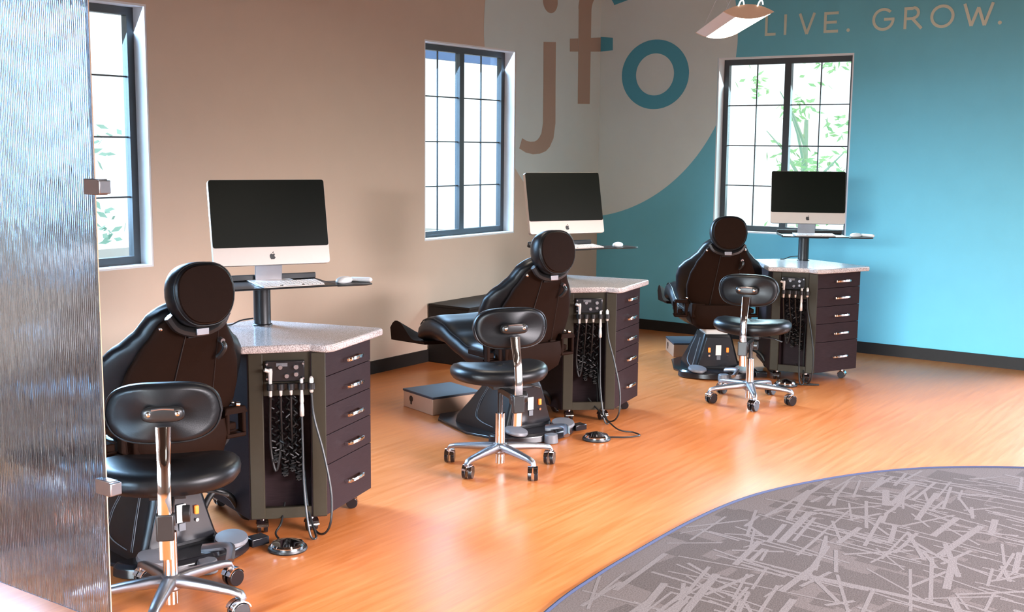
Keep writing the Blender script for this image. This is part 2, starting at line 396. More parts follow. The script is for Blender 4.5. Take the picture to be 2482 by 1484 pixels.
# windows
def window(name, a, b, z0, z1, wall, label):
    """a..b run along the wall; frame set back in the reveal"""
    root = struct(empty(name, (0, 0, 0)))
    def P(s, d, z): return (s, d, z) if wall == 'L' else (d, s, z)
    def bx(mb, s0, s1, d0, d1, y0, y1):
        p, q = P(s0, d0, y0), P(s1, d1, y1)
        mb.bx(min(p[0], q[0]), max(p[0], q[0]), min(p[1], q[1]), max(p[1], q[1]), y0, y1)
    rv = MB(); t = 0.012
    bx(rv, a, a+t, 0.002, 0.15, z0, z1); bx(rv, b-t, b, 0.002, 0.15, z0, z1); bx(rv, a+t, b-t, 0.002, 0.15, z1-t, z1); bx(rv, a+t, b-t, 0.002, 0.15, z0, z0+t)
    rv.obj('reveal_lining', 'reveal', root, smooth=False)
    fr = MB(); A, Bb, Z0, Z1 = a+t, b-t, z0+t, z1-t; fw = 0.045; d0, d1 = 0.10, 0.145; mid = (A+Bb)/2
    bx(fr, A, A+fw, d0, d1, Z0, Z1); bx(fr, Bb-fw, Bb, d0, d1, Z0, Z1); bx(fr, A+fw, Bb-fw, d0, d1, Z0, Z0+fw); bx(fr, A+fw, Bb-fw, d0, d1, Z1-fw, Z1)
    bx(fr, mid-0.028, mid+0.028, d0, d1, Z0+fw, Z1-fw)
    fr.obj('window_frame', 'frame', root, smooth=False)
    for s0, s1 in ((A+fw, mid-0.028), (mid+0.028, Bb-fw)):
        mu = MB(); c = (s0+s1)/2
        bx(mu, c-0.0045, c+0.0045, 0.118, 0.128, Z0+fw, Z1-fw)
        for k in (1, 2, 3):
            z = Z0+fw+(Z1-Z0-2*fw)*k/4; bx(mu, s0, s1, 0.117, 0.129, z-0.0045, z+0.0045)
        so = mu.obj('glazing_bars', 'frame', root, smooth=False)
        g = MB(); bx(g, s0, s1, 0.121, 0.125, Z0+fw, Z1-fw); g.obj('window_pane', 'pane', root, smooth=False)
    return root
window('window_1', W1[0][0], W1[0][1], ZS, ZH, 'L', '')
window('window_2', W1[1][0], W1[1][1], ZS, ZH, 'L', '')
window('window_3', WR[0], WR[1], ZS, 2.352, 'R', '')
d = struct(empty('door_1', (0, 0, 0)))
f = MB()
for y in (DR[0]+0.04, (DR[0]+DR[1])/2, DR[1]-0.04): f.bx(0.03, 0.08, y-0.04, y+0.04, 0, 2.5)
f.bx(0.03, 0.08, DR[0]+0.08, DR[1]-0.08, 0, 0.12); f.bx(0.03, 0.08, DR[0]+0.08, DR[1]-0.08, 2.4, 2.5)
f.obj('door_frame', 'frame', d, smooth=False)
MB().bx(0.05, 0.056, DR[0]+0.08, DR[1]-0.08, 0.12, 2.4).obj('door_glass', 'pane', d, smooth=False)
d = struct(empty('added_window_front', (0, 0, 0)))  # unseen glazing put in for the front fill light
f = MB()
for x in (-8.56, -6.5, -4.45, -2.44): f.bx(x-0.03, x+0.03, YB-0.10, YB-0.05, 0.36, 2.64)
f.bx(-8.59, -2.41, YB-0.10, YB-0.05, 0.30, 0.36); f.bx(-8.59, -2.41, YB-0.10, YB-0.05, 2.64, 2.7)
f.obj('window_frame', 'frame', d, smooth=False)

d = struct(empty('added_window_back', (0, 0, 0)))  # made-up back glazing that lets the rear fill light in
f = MB()
for y in (-7.07, -5.4, -3.8, -2.13): f.bx(XL-0.10, XL-0.05, y-0.03, y+0.03, 0.56, 2.74)
f.bx(XL-0.10, XL-0.05, -7.1, -2.1, 0.50, 0.56); f.bx(XL-0.10, XL-0.05, -7.1, -2.1, 2.74, 2.8)
f.obj('window_frame', 'frame', d, smooth=False)

# ================================================================== CARPET
edge = [(-8.6, -4.55), (-7.9, -4.15), (-7.2, -3.78), (-6.55, -3.52), (-5.898, -3.373), (-5.509, -3.335), (-5.146, -3.325), (-4.759, -3.325), (-4.404, -3.35), (-4.122, -3.405), (-3.828, -3.513), (-3.539, -3.657), (-3.297, -3.827), (-3.091, -4.036), (-2.912, -4.298), (-2.78, -4.65), (-2.72, -5.2), (-2.75, -5.9), (-2.9, -6.8)]
es = [(p.x, p.y) for p in catmull([(x, y, 0) for x, y in edge], 5)]
cpoly = es + [(-3.2, YB+0.02), (-9.2, YB+0.02), (-9.2, -5.2)]
def inside(x, y):
    c = False; n = len(cpoly)
    for i in range(n):
        (x0, y0), (x1, y1) = cpoly[i], cpoly[(i+1) % n]
        if (y0 > y) != (y1 > y) and x < (x1-x0)*(y-y0)/(y1-y0)+x0: c = not c
    return c
cb = MB(); cb.prism(cpoly, 0, 0.006)
for f in cb.bm.faces: f.material_index = 0
def flat(b, cx, cy, ang, ln, wd, z, mi):
    ux, uy = cos(ang), sin(ang)
    pts = [(cx+ux*a*ln/2-uy*c*wd/2, cy+uy*a*ln/2+ux*c*wd/2) for a, c in ((-1, -1), (1, -1), (1, 1), (-1, 1))]
    if all(inside(*p) for p in pts):
        b.mi = mi; b.face([b.bm.verts.new(Vector((x, y, z))) for x, y in pts]); return True
rnd = random.Random(11)
main = radians(82)
for i in range(900):                                   # darker and lighter patches of pile
    x, y = rnd.uniform(-7.4, -2.7), rnd.uniform(-6.6, -3.3)
    flat(cb, x, y, main+rnd.choice((0, pi/2))+rnd.gauss(0, 0.10), rnd.uniform(0.12, 0.36), rnd.uniform(0.08, 0.20), 0.0062+i*1e-7, 2)
for i in range(1500):                                  # crossing pale bars
    x, y = rnd.uniform(-7.4, -2.7), rnd.uniform(-6.6, -3.3)
    r = rnd.random()
    if r < 0.36: ang, ln, wd = main+rnd.gauss(0, 0.12), rnd.uniform(0.18, 0.60), rnd.uniform(0.010, 0.016)
    elif r < 0.58: ang, ln, wd = radians(5)+rnd.gauss(0, 0.16), rnd.uniform(0.14, 0.5), rnd.uniform(0.010, 0.018)
    elif r < 0.69: ang, ln, wd = radians(6)+rnd.gauss(0, 0.14), rnd.uniform(0.22, 0.50), rnd.uniform(0.022, 0.036)
    else: ang, ln, wd = rnd.uniform(0, pi), rnd.uniform(0.12, 0.34), rnd.uniform(0.009, 0.020)
    flat(cb, x, y, ang, ln, wd, 0.0066+i*1e-7, 1)
carpet = cb.obj('carpet', ['carpet0', 'carpet1', 'carpet2'], smooth=False)
tag(carpet, 'taupe carpet with pale crossing bars and a curved front edge', 'carpet')
tb = MB()
tb.tube([(x, y, 0.0055) for x, y in es], 0.0085, 6)
struct(tb.obj('trim_1', 'trim'))

# ================================================================== GLASS SCREEN
GX = -7.0
gp = empty('glass_screen', (GX, -1.625, 0))
tag(gp, 'tall rain textured glass privacy screen at the left edge with metal clamps', 'glass screen')
MB().bx(-0.006, 0.006, -0.82, 1.35, 0.10, 2.9).obj('glass_panel', 'rain', gp, smooth=False)
for z in (0.545, 1.47):
    c = MB(); c.bx(-0.016, 0.016, -0.865, -0.79, z-0.024, z+0.024); c.bx(-0.020, 0.020, -0.875, -0.862, z-0.02, z+0.02)
    c.obj('glass_clamp', 'steel', gp, bevel=0.003)
for y in (0.1, 1.1):
    MB().bx(-0.02, 0.02, y-0.04, y+0.04, 0.0, 0.115).obj('floor_clamp', 'steel', gp, bevel=0.003)
MB().tube([(0, -0.826, 0.0), (0, -0.827, 0.7), (0, -0.826, 1.5), (0, -0.824, 2.9)], 0.0016, 6).obj('glass_edge_line', 'lampcap', gp)  # coloured line put in for the visible edge of the glass

# ================================================================== LOW BENCHES BY THE LEFT WALL
def bench(x0, x1, label):
    t = empty('low_cabinet', ((x0+x1)/2, -0.22, 0)); w_ = (x1-x0)/2
    tag(t, label, 'cabinet', 'low dark cabinets under the windows')
    MB().bx(-w_, w_, -0.17, 0.205, 0, 0.42).obj('body', 'baseboard', t, bevel=0.003)
    MB().bx(-w_-0.004, w_+0.004, -0.18, 0.205, 0.42, 0.44).obj('top', 'baseboard', t, bevel=0.003)
bench(-2.43, -1.35, 'low dark cabinet under the middle window, behind the middle patient chair')
bench(-5.98, -4.93, 'low dark cabinet under the leftmost window, behind the nearest patient chair')
bpy.data.objects['low_cabinet'].location.y = -0.218

# ================================================================== PATIENT CHAIR  (local: x right, y towards the feet)
def superloop(cx, cy, z, hx, hy, n=2.6, k=28):
    out = []
    for i in range(k):
        a = 2*pi*i/k; c, s = cos(a), sin(a)
        out.append((cx+hx*math.copysign(abs(c)**(2/n), c), cy+hy*math.copysign(abs(s)**(2/n), s), z))
    return out
def make_chair(loc, rz, label):
    t = empty('dental_chair', loc, rz)
    tag(t, label, 'dental chair', 'patient chairs of the treatment bay')
    # base plate and rear foot control
    MB().prism([(-0.20, -0.26), (0.20, -0.26), (0.27, -0.02), (0.22, 0.34), (0.14, 0.44), (-0.14, 0.44), (-0.22, 0.34), (-0.27, -0.02)], 0, 0.016).obj('base_plate', 'blackgloss', t, bevel=0.004)
    fc = MB(); pr = [(0.285*cos(a)*(1 if abs(cos(a)) > .2 else 1), -0.255-0.175*sin(a)) for a in [pi*i/22 for i in range(23)]]
    fc.loft([[(x, y, 0.006) for x, y in pr], [(x*0.99, y*0.995, 0.042) for x, y in pr], [(x*0.93, -0.255+(y+0.255)*0.9, 0.058) for x, y in pr]])
    fc.bx(0.25, 0.33, -0.36, -0.30, 0.012, 0.045)
    ft = fc.obj('foot_control', 'blackgloss', t, bevel=0.004)
    for sx_ in (-1, 1):
        p = MB(); p.lathe([(0.062, 0), (0.066, 0.008), (0.062, 0.02), (0.03, 0.024)], (sx_*0.165, -0.345, 0.058), 22, Vector((-0.1*sx_, -0.16, 1)))
        p.obj('foot_pad', 'greyp', ft)
    cpd = MB(); cpd.cyl((0.0, -0.445, 0.002), (0.0, -0.445, 0.05), 0.04, 0.036); cpd.obj('foot_button', 'greyp', ft, bevel=0.004)
    lv = MB(); lv.tube(catmull([(0.03, -0.36, 0.065), (0.09, -0.45, 0.08), (0.05, -0.52, 0.05)], 6), 0.012, 8, 1.6); lv.obj('foot_lever', 'steel', ft)
    # tapered column cover with stitched sides
    col = MB()
    def rr(hx, y0, y1, z, r=0.03):
        o = []
        for cx, cy, a0 in ((hx-r, y1-r, 0), (-hx+r, y1-r, 90), (-hx+r, y0+r, 180), (hx-r, y0+r, 270)):
            for k in range(5): a = radians(a0+k*22.5); o.append((cx+r*cos(a), cy+r*sin(a), z))
        return o
    col.loft([rr(0.172, -0.262, 0.25, 0.016), rr(0.168, -0.258, 0.24, 0.05), rr(0.140, -0.252, 0.16, 0.14), rr(0.105, -0.245, 0.05, 0.27), rr(0.098, -0.235, 0.04, 0.295)])
    co = col.obj('column_cover', 'vinyl', t)
    def sidex(z): return lerp_table([(0.016, 0.172), (0.05, 0.168), (0.14, 0.140), (0.27, 0.105)], z)[0]+0.001
    for sx_ in (-1, 1):
        for off in (0, 0.012):
            st = MB(); st.tube([(sx_*sidex(z), y+off, z) for y, z in [(p.y, p.z) for p in catmull([(0, -0.02, 0.26), (0, 0.03, 0.15), (0, 0.03, 0.085), (0, -0.03, 0.06), (0, -0.14, 0.05)], 6)]], 0.0016, 5); st.obj('stitching', 'stitch', co)
            st = MB(); st.tube([(sx_*sidex(z), y+off, z) for y, z in [(-0.15, 0.26), (-0.165, 0.16), (-0.185, 0.05)]], 0.0016, 5); st.obj('stitching', 'stitch', co)
    cp = MB(); cp.loft([[(x, y-0.006, z) for x, y, z in ((-0.142, -0.257, 0.07), (0.142, -0.257, 0.07), (0.082, -0.243, 0.275), (-0.082, -0.243, 0.275))],
                        [(x, y+0.01, z) for x, y, z in ((-0.142, -0.257, 0.07), (0.142, -0.257, 0.07), (0.082, -0.243, 0.275), (-0.082, -0.243, 0.275))]])
    cpo = cp.obj('control_panel', 'blackgloss', t, bevel=0.002)
    for x in (-0.065, 0.065):
        MB().box((x, -0.262, 0.188), (0.016, 0.012, 0.034)).obj('indicator_switch', 'orange_led', cpo, bevel=0.003)
        MB().cyl((x, -0.266, 0.148), (x, -0.256, 0.148), 0.007).obj('socket_screw', 'chrome', cpo)
    MB().box((0.0, -0.261, 0.186), (0.040, 0.004, 0.072)).obj('label_plate', 'cream', cpo, bevel=0.002)
    MB().box((0.002, -0.262, 0.132), (0.028, 0.004, 0.03)).obj('label_tag', 'greyp', cpo, bevel=0.001)
    MB().prism([(-0.085, -0.215), (0.075, -0.215), (0.075, 0.0), (-0.085, 0.0)], 0.28, 0.40).obj('lift_column', 'cream', t, bevel=0.008)
    # seat frame / lower shell
    sh = MB(); sh.loft([superloop(0, -0.17, 0.385, 0.15, 0.11, 4), superloop(0, -0.18, 0.42, 0.195, 0.135, 4), superloop(0, -0.195, 0.50, 0.215, 0.135, 4), superloop(0, -0.20, 0.56, 0.21, 0.12, 4)])
    sh.bx(-0.07, 0.07, -0.02, 0.30, 0.40, 0.44)
    sh.obj('lower_shell', 'vinylback', t)
    # seat mattress, rising to the knees and rounded at the end
    Ts = [(-0.24, 0.475, 0.235, 0.055), (-0.15, 0.470, 0.25, 0.065), (0.0, 0.475, 0.262, 0.07), (0.12, 0.520, 0.268, 0.072), (0.26, 0.575, 0.27, 0.075), (0.36, 0.590, 0.27, 0.078), (0.44, 0.575, 0.268, 0.076), (0.49, 0.545, 0.262, 0.064), (0.515, 0.52, 0.25, 0.03)]
    loops = []
    for i in range(30):
        y = -0.24+0.755*i/29; zc, hw, th = lerp_table(Ts, y)
        lp = []
        for k in range(32):
            a = 2*pi*k/32; c, s = cos(a), sin(a)
            x = hw*math.copysign(abs(c)**0.62, c); z = th*math.copysign(abs(s)**0.7, s)
            if s > 0: z -= 0.018*max(0, 1-(x/hw)**2*1.6)
            if s < 0: z -= 0.03*(1-(x/hw)**2)
            lp.append((x, y, zc+z))
        loops.append(lp)
    sm = MB().loft(loops).obj('seat_mattress', 'vinyl', t, angle=60)
    pip = MB()
    for sx_ in (-1, 1):
        pts = []
        for i in range(20):
            y = -0.2+0.69*i/19; zc, hw, th = lerp_table(Ts, y); pts.append((sx_*(hw*0.93), y, zc+th*0.66))
        pip.tube(pts, 0.004, 6)
    pip.obj('piping', 'vinyl', sm)
    # saddle shaped leg rest
    lr = MB(); up, dn = [], []
    for j in range(15):
        y = 0.44+0.38*j/14; f_ = j/14
        h = min(1, max(0, (f_-0.28)/0.5)); h = 0.105*h*h*(3-2*h)*(1-0.45*max(0, (f_-0.82)/0.18)**2)
        row = []
        for i in range(17):
            u = -1+2*i/16
            row.append((0.255*u, y, 0.470+h*max(0, abs(u)-0.35)/0.65*1.0+0.02*(1-f_)))
        up.append(row); dn.append([(x*(0.97 if abs(x) > 0.2 else 1), yy, 0.452+0.02*(1-f_)-0.012*(1-abs(x)/0.26)) for x, yy, z in row])
    lr.loft([u_+list(reversed(d_)) for u_, d_ in zip(up, dn)])
    lr.obj('leg_rest', 'vinylback', t, angle=60)
    # backrest cushion
    Tb = [(0.50, 0.20), (0.54, 0.245), (0.60, 0.278), (0.68, 0.302), (0.76, 0.308), (0.82, 0.298), (0.86, 0.268), (0.90, 0.218), (0.94, 0.178), (0.98, 0.155), (1.01, 0.125), (1.03, 0.07)]
    def yb(z): return -0.255-0.15*((z-0.5)/0.5)         # rear face line
    loops = []
    for i in range(38):
        z = 0.50+0.53*i/37; hw = lerp_table(Tb, z)[0]
        e = min(1, (z-0.495)/0.03, (1.04-z)/0.05); th = 0.055*math.sqrt(max(0.05, e))
        lp = []
        for k in range(36):
            a = 2*pi*k/36; c, s = cos(a), sin(a)
            x = hw*math.copysign(abs(c)**0.7, c); wrap = 0.07*(x/0.30)**2
            y = th*math.copysign(abs(s)**0.75, s)+wrap
            lp.append((x, yb(z)+0.06+y, z+0.02*(0 if s < 0 else s)))
        loops.append(lp)
    bk = MB().loft(loops).obj('backrest', 'vinyl', t, angle=60)
    # rear panel
    Tp = [(0.535, 0.150), (0.56, 0.195), (0.62, 0.240), (0.70, 0.246), (0.78, 0.232), (0.86, 0.198), (0.94, 0.150), (0.97, 0.132), (0.985, 0.11)]
    loops = []
    for i in range(26):
        z = 0.535+0.45*i/25; hw = lerp_table(Tp, z)[0]; lp = []
        for k in range(24):
            a = 2*pi*k/24; c, s = cos(a), sin(a)
            x = hw*math.copysign(abs(c)**0.5, c); y = 0.022*math.copysign(abs(s)**0.5, s)
            lp.append((x, yb(z)+0.006+y+0.05*(x/0.30)**2, z))
        loops.append(lp)
    bp = MB().loft(loops).obj('rear_panel', 'vinylback', t, angle=60)
    sm_ = MB()
    sm_.tube([(-0.035+(-0.045)*(0.93-z)/0.38, yb(z)-0.0165+0.001, z) for z in [0.93-0.38*i/10 for i in range(11)]], 0.0028, 6)
    sm_.tube([(0.10+0.02*(0.93-z)/0.38, yb(z)-0.0135, z) for z in [0.93-0.38*i/10 for i in range(11)]], 0.0012, 6)
    sm_.obj('panel_seam', 'black', bp)
    kn = MB(); kn.tube(catmull([(0.112, yb(.89)-0.02, 0.885), (0.118, yb(.86)-0.045, 0.862), (0.108, yb(.84)-0.04, 0.835), (0.10, yb(.82)-0.032, 0.822)], 5), 0.010, 8); kn.obj('release_lever', 'black', bp)
    MB().cyl((0.112, yb(.89)-0.01, 0.888), (0.113, yb(.885)-0.034, 0.884), 0.011, 0.010).obj('lever_pivot', 'steel', bp)
    for x, z in ((-0.130, 0.952), (0.135, 0.957), (-0.235, 0.605), (0.235, 0.605)):
        MB().ball((x, yb(z)-0.004+0.05*(x/0.3)**2, z), 0.009).obj('screw_cap', 'chrome', bp)
    # headrest
    hd = []
    hc = Vector((0, -0.455, 1.075)); tilt = Matrix.Rotation(radians(-8), 3, 'X')
    def hloop(y, sc, zoff=0):
        o = []
        for k in range(36):
            a = 2*pi*k/36; c, s = cos(a), sin(a)
            x = 0.127*math.copysign(abs(c)**0.78, c); z = 0.120*math.copysign(abs(s)**0.78, s)
            if s < 0: x *= 1-0.16*abs(s)
            o.append(hc + tilt @ Vector((x*sc, y, z*sc+zoff)))
        return o
    hp = MB().loft([hloop(-0.034, 0.80), hloop(-0.030, 0.90), hloop(-0.012, 0.975), hloop(0.012, 1.0), hloop(0.04, 0.985), hloop(0.065, 0.90), hloop(0.078, 0.70), hloop(0.084, 0.35)]).obj('headrest', 'vinyl', t, angle=60)
    MB().loft([hloop(-0.036, 0.10), hloop(-0.0385, 0.60), hloop(-0.037, 0.86), hloop(-0.030, 0.885), hloop(-0.02, 0.88)]).obj('headrest_back', 'vinylback', hp, angle=60)
    pp = MB(); lp = hloop(-0.022, 0.955); pp.tube(lp+[lp[0], lp[1]], 0.003, 6); pp.obj('piping', 'vinyl', hp)
    nk = MB(); nk.tube(catmull([(-0.115, -0.42, 1.0), (-0.08, -0.425, 0.955), (0, -0.43, 0.935), (0.08, -0.425, 0.955), (0.115, -0.42, 1.0)], 6), 0.018, 8, 1.3)
    nk.box((0, -0.385, 0.945), (0.06, 0.04, 0.07)); nk.obj('headrest_yoke', 'black', t)
    MB().box((0.0, -0.452, 0.938), (0.050, 0.012, 0.026)).obj('yoke_clasp', 'steel', t, bevel=0.002)
    # arm brackets
    for sx_ in (-1, 1):
        a = MB(); x = sx_*(0.285 if sx_ < 0 else 0.222)
        a.bx(x-0.045, x+0.045, -0.31, -0.27, 0.475, 0.492); a.bx(x-0.045, x+0.045, -0.31, -0.27, 0.578, 0.598)
        a.bx(x-0.045, x-0.028, -0.31, -0.27, 0.492, 0.578); a.bx(x+0.028, x+0.045, -0.31, -0.27, 0.492, 0.578)
        a.bx(x-sx_*0.10-0.02, x-sx_*0.10+0.055*(1 if sx_ < 0 else 0)+0.02, -0.30, -0.22, 0.47, 0.57)
        a.bx(x-0.018, x+0.018, -0.28, -0.08, 0.50, 0.53)
        a.obj('arm_bracket', 'vinylback', t, bevel=0.006)
    MB().cyl((0.225, -0.30, 0.608), (0.240, -0.302, 0.606), 0.010).obj('bracket_bolt', 'chrome', t)
    return t
CH = [((-6.266, -1.69, 0), 80), ((-3.783, -1.662, 0), 72), ((-1.403, -1.823, 0), 38)]
chl = ['black leather dental chair nearest the glass screen, seen from behind its round headrest',
       'black leather dental chair under the middle window, seat and leg rest showing on its left',
       'black leather dental chair in front of the teal wall, farthest from the glass screen']
UPPER = ('lower_shell', 'seat_mattress', 'leg_rest', 'backrest', 'rear_panel', 'headrest', 'headrest_yoke', 'yoke_clasp', 'arm_bracket', 'bracket_bolt')
def lower(root, d):
    for o in root.children:
        if o.name.split('.')[0] in UPPER: o.location.z -= d
ch1 = make_chair(CH[0][0], radians(CH[0][1]-90), chl[0])
lower(ch1, 0.018)
ch2 = dup(ch1, CH[1][0], radians(CH[1][1]-90), chl[1])
ch3 = dup(ch1, CH[2][0], radians(CH[2][1]-90), chl[2])
lower(ch2, 0.012); lower(ch3, 0.028)

# ================================================================== STEP BOX at the foot of each chair
def make_box(loc, rz, label):
    t = empty('step_box', loc, rz); tag(t, label, 'box', 'floor boxes at the foot of the chairs')
    MB().bx(-0.175, 0.175, -0.165, 0.165, 0, 0.098).obj('body', 'boxbrown', t, bevel=0.003)
    MB().bx(-0.178, 0.178, -0.17, 0.17, 0.098, 0.112).obj('top_mat', 'matblack', t, bevel=0.003)
    h = MB(); h.cyl((-0.1775, 0.075, 0.062), (-0.173, 0.075, 0.062), 0.019); h.bx(-0.1775, -0.173, 0.068, 0.082, 0.028, 0.05); h.obj('cable_hole', 'black', t)
    return t
def chair_pt(i, x, y):
    (X, Y, _), a = CH[i][0], radians(CH[i][1]); return (X+x*sin(a)+y*cos(a), Y-x*cos(a)+y*sin(a), 0)
bx2 = make_box(chair_pt(1, 0.0, 0.632), radians(72-90), 'brown floor box with a dark mat top at the foot of the middle dental chair')
dup(bx2, chair_pt(0, 0.0, 0.66), radians(80-90), 'brown floor box at the foot of the dental chair nearest the glass screen')
dup(bx2, chair_pt(2, 0.0, 0.66), radians(38-90), 'brown floor box at the foot of the dental chair by the teal wall')

# ================================================================== STOOL (local: x right seen from behind, y forward; back is at -y)
def make_stool(loc, rz, leg_rot, label):
    t = empty('operator_stool', loc, rz); tag(t, label, 'stool', 'wheeled operator stools')
    # five-star base
    hub = MB(); hub.lathe([(0.028, 0.075), (0.040, 0.085), (0.042, 0.118), (0.033, 0.128), (0.026, 0.132)]); hb = hub.obj('base_hub', 'steel', t)
    MB().cyl((0, 0, 0.028), (0, 0, 0.076), 0.024).obj('column_foot', 'chrome', t)
    for i in range(5):
        a = leg_rot+2*pi*i/5; ca, sa = cos(a), sin(a)
        lg = MB(); loops = []
        for r, z, hw, th in ((0.020, 0.108, 0.026, 0.020), (0.07, 0.108, 0.024, 0.019), (0.15, 0.103, 0.021, 0.016), (0.235, 0.095, 0.017, 0.013), (0.268, 0.088, 0.015, 0.012), (0.280, 0.074, 0.012, 0.008)):
            lp = []
            for k in range(12):
                q = 2*pi*k/12; u = hw*math.copysign(abs(cos(q))**0.6, cos(q)); v = th*math.copysign(abs(sin(q))**0.7, sin(q))
                lp.append((ca*r-sa*u, sa*r+ca*u, z+v))
            loops.append(lp)
        lg.loft(loops); lo = lg.obj('leg', 'steel', t, angle=50)
        # caster: stem, chrome hood, twin black wheels
        cx, cy = ca*0.270, sa*0.270
        sw = a + (0.9, -0.6, 1.5, 0.2, -1.2)[i]; ax = Vector((cos(sw), sin(sw), 0)); tr = Vector((-ax.y, ax.x, 0))
        c0 = Vector((cx, cy, 0.034)) - tr*0.014
        wheel = MB()
        for s_ in (-1, 1): wheel.cyl(c0+ax*s_*0.007, c0+ax*s_*0.025, 0.034, 0.031, 24)
        wo = wheel.obj('caster', 'blackgloss', lo, bevel=0.002)
        hood = MB(); prof = []
        for s_ in (-1, 1):
            loops = []
            for k in range(11):
                q = radians(20+140*k/10); ro, ri = 0.039, 0.0345
                base = c0; 
                loops.append([base+ax*(s_*u)+tr*(rr_*cos(q))+Vector((0, 0, rr_*sin(q))) for u, rr_ in ((0.003, ri), (0.024, ri), (0.024, ro), (0.003, ro))])
            hood.loft(loops)
        hood.cyl((cx, cy, 0.06), (cx, cy, 0.085), 0.008)
        hood.obj('caster_hood', 'chrome', lo)
    MB().cyl((0, 0, 0.128), (0, 0, 0.282), 0.0245, 0.0235, 28).obj('gas_cylinder', 'chrome', t)
    MB().cyl((0, 0, 0.282), (0, 0, 0.44), 0.013).obj('piston', 'blackgloss', t)
    # mechanism
    me = MB(); me.bx(-0.06, 0.06, -0.07, 0.09, 0.415, 0.440); me.bx(-0.022, 0.022, -0.235, -0.02, 0.395, 0.425); me.cyl((-0.03, -0.24, 0.40), (0.03, -0.24, 0.40), 0.022); me.cyl((0.05, -0.17, 0.395), (0.075, -0.17, 0.395), 0.028); me.tube([(0.05, 0, 0.425), (0.15, -0.02, 0.42), (0.20, -0.03, 0.405)], 0.006)
    me.obj('mechanism', 'black', t, bevel=0.003)
    # seat
    ss = MB(); loops = []
    for rsc, z in ((0.30, 0.440), (0.75, 0.440), (0.93, 0.450), (0.99, 0.470), (1.0, 0.487), (0.985, 0.503), (0.93, 0.517), (0.80, 0.525), (0.5, 0.523), (0.1, 0.519)):
        lp = []
        for k in range(48):
            a = 2*pi*k/48; c, s = cos(a), sin(a)
            x = 0.245*math.copysign(abs(c)**0.85, c); y = 0.205*math.copysign(abs(s)**0.85, s)
            if y > 0: x *= 1-0.12*(y/0.2)**2
            zz = z+0.012*(x/0.245)**2-0.018*(max(0, y)/0.2)**2
            lp.append((x*rsc, y*rsc+0.03, zz-0.0))
        loops.append(lp)
    ss.loft(loops); so = ss.obj('seat', 'vinyl', t, angle=60)
    # back stem: flattened chrome bar
    stm = MB(); path = catmull([(0, -0.262, 0.275), (0, -0.270, 0.36), (0, -0.275, 0.46), (0, -0.262, 0.56), (0, -0.235, 0.64), (0, -0.215, 0.70)], 6); loops = []
    for i, p in enumerate(path):
        wd = 0.021 if p.z < 0.6 else 0.021+0.004*(p.z-0.6)/0.1
        loops.append([(p.x+wd*math.copysign(abs(cos(q))**0.7, cos(q)), p.y+0.007*math.copysign(abs(sin(q))**0.7, sin(q)), p.z) for q in [2*pi*k/14 for k in range(14)]])
    stm.loft(loops); stm.obj('back_stem', 'chrome', t)
    MB().box((0, -0.268, 0.385), (0.056, 0.034, 0.088)).obj('stem_sleeve', 'black', t, bevel=0.005)
    # backrest: curved pad
    bb = MB(); loops = []
    def pad(y, sc):
        o = []
        for k in range(44):
            a = 2*pi*k/44; c, s = cos(a), sin(a)
            x = 0.188*math.copysign(abs(c)**0.62, c); z = 0.100*math.copysign(abs(s)**0.62, s)
            x *= 1-0.07*(z/0.10) if z > 0 else 1-0.10*abs(z/0.10)
            o.append((x*sc, y+0.028*(x/0.18)**2, 0.735+z*sc))
        return o
    bb.loft([pad(-0.196, 0.2), pad(-0.197, 0.80), pad(-0.190, 0.925), pad(-0.178, 0.965), pad(-0.172, 0.985), pad(-0.160, 1.0), pad(-0.145, 0.985), pad(-0.130, 0.90), pad(-0.122, 0.65), pad(-0.120, 0.2)])
    bo = bb.obj('backrest', 'vinyl', t, angle=60)
    pi_ = MB(); lp = pad(-0.180, 0.975); pi_.tube(lp+[lp[0], lp[1]], 0.0035, 6); pi_.obj('piping', 'vinyl', bo)
    br = MB(); loops = []
    for y, sc in ((-0.195, 1.0), (-0.206, 1.0), (-0.214, 0.86), (-0.217, 0.5)):
        loops.append([(0.068*sc*math.copysign(abs(cos(q))**0.55, cos(q)), y, 0.738+0.026*sc*math.copysign(abs(sin(q))**0.7, sin(q))) for q in [2*pi*k/30 for k in range(30)]])
    br.loft(loops); bro = br.obj('stem_bracket', 'black', t, angle=60)
    for x in (-0.045, 0.045): MB().ball((x, -0.214, 0.741), 0.0095, (1, 0.6, 1)).obj('bracket_bolt', 'chrome', bro)
    lip = MB(); lip.tube(catmull([(-0.035, -0.218, 0.756), (0, -0.222, 0.760), (0.035, -0.218, 0.756)], 5), 0.004, 6); lip.obj('bracket_lip', 'steel', bro)
    return t
def stool(loc, backdir, legdir, label):
    rz = radians(backdir+90)            # local -y points along backdir
    return make_stool(loc, rz, radians(legdir)-rz, label)
stool((-6.66, -2.315, 0), 229, 217.9, 'black wheeled stool with chrome stem standing closest, beside the glass screen')
stool((-4.495, -2.155, 0), 234, 215.9+36, 'black wheeled stool turned sideways in front of the middle dental chair')
stool((-2.266, -2.512, 0), 193, 210.9, 'black wheeled stool in front of the cart by the teal wall')

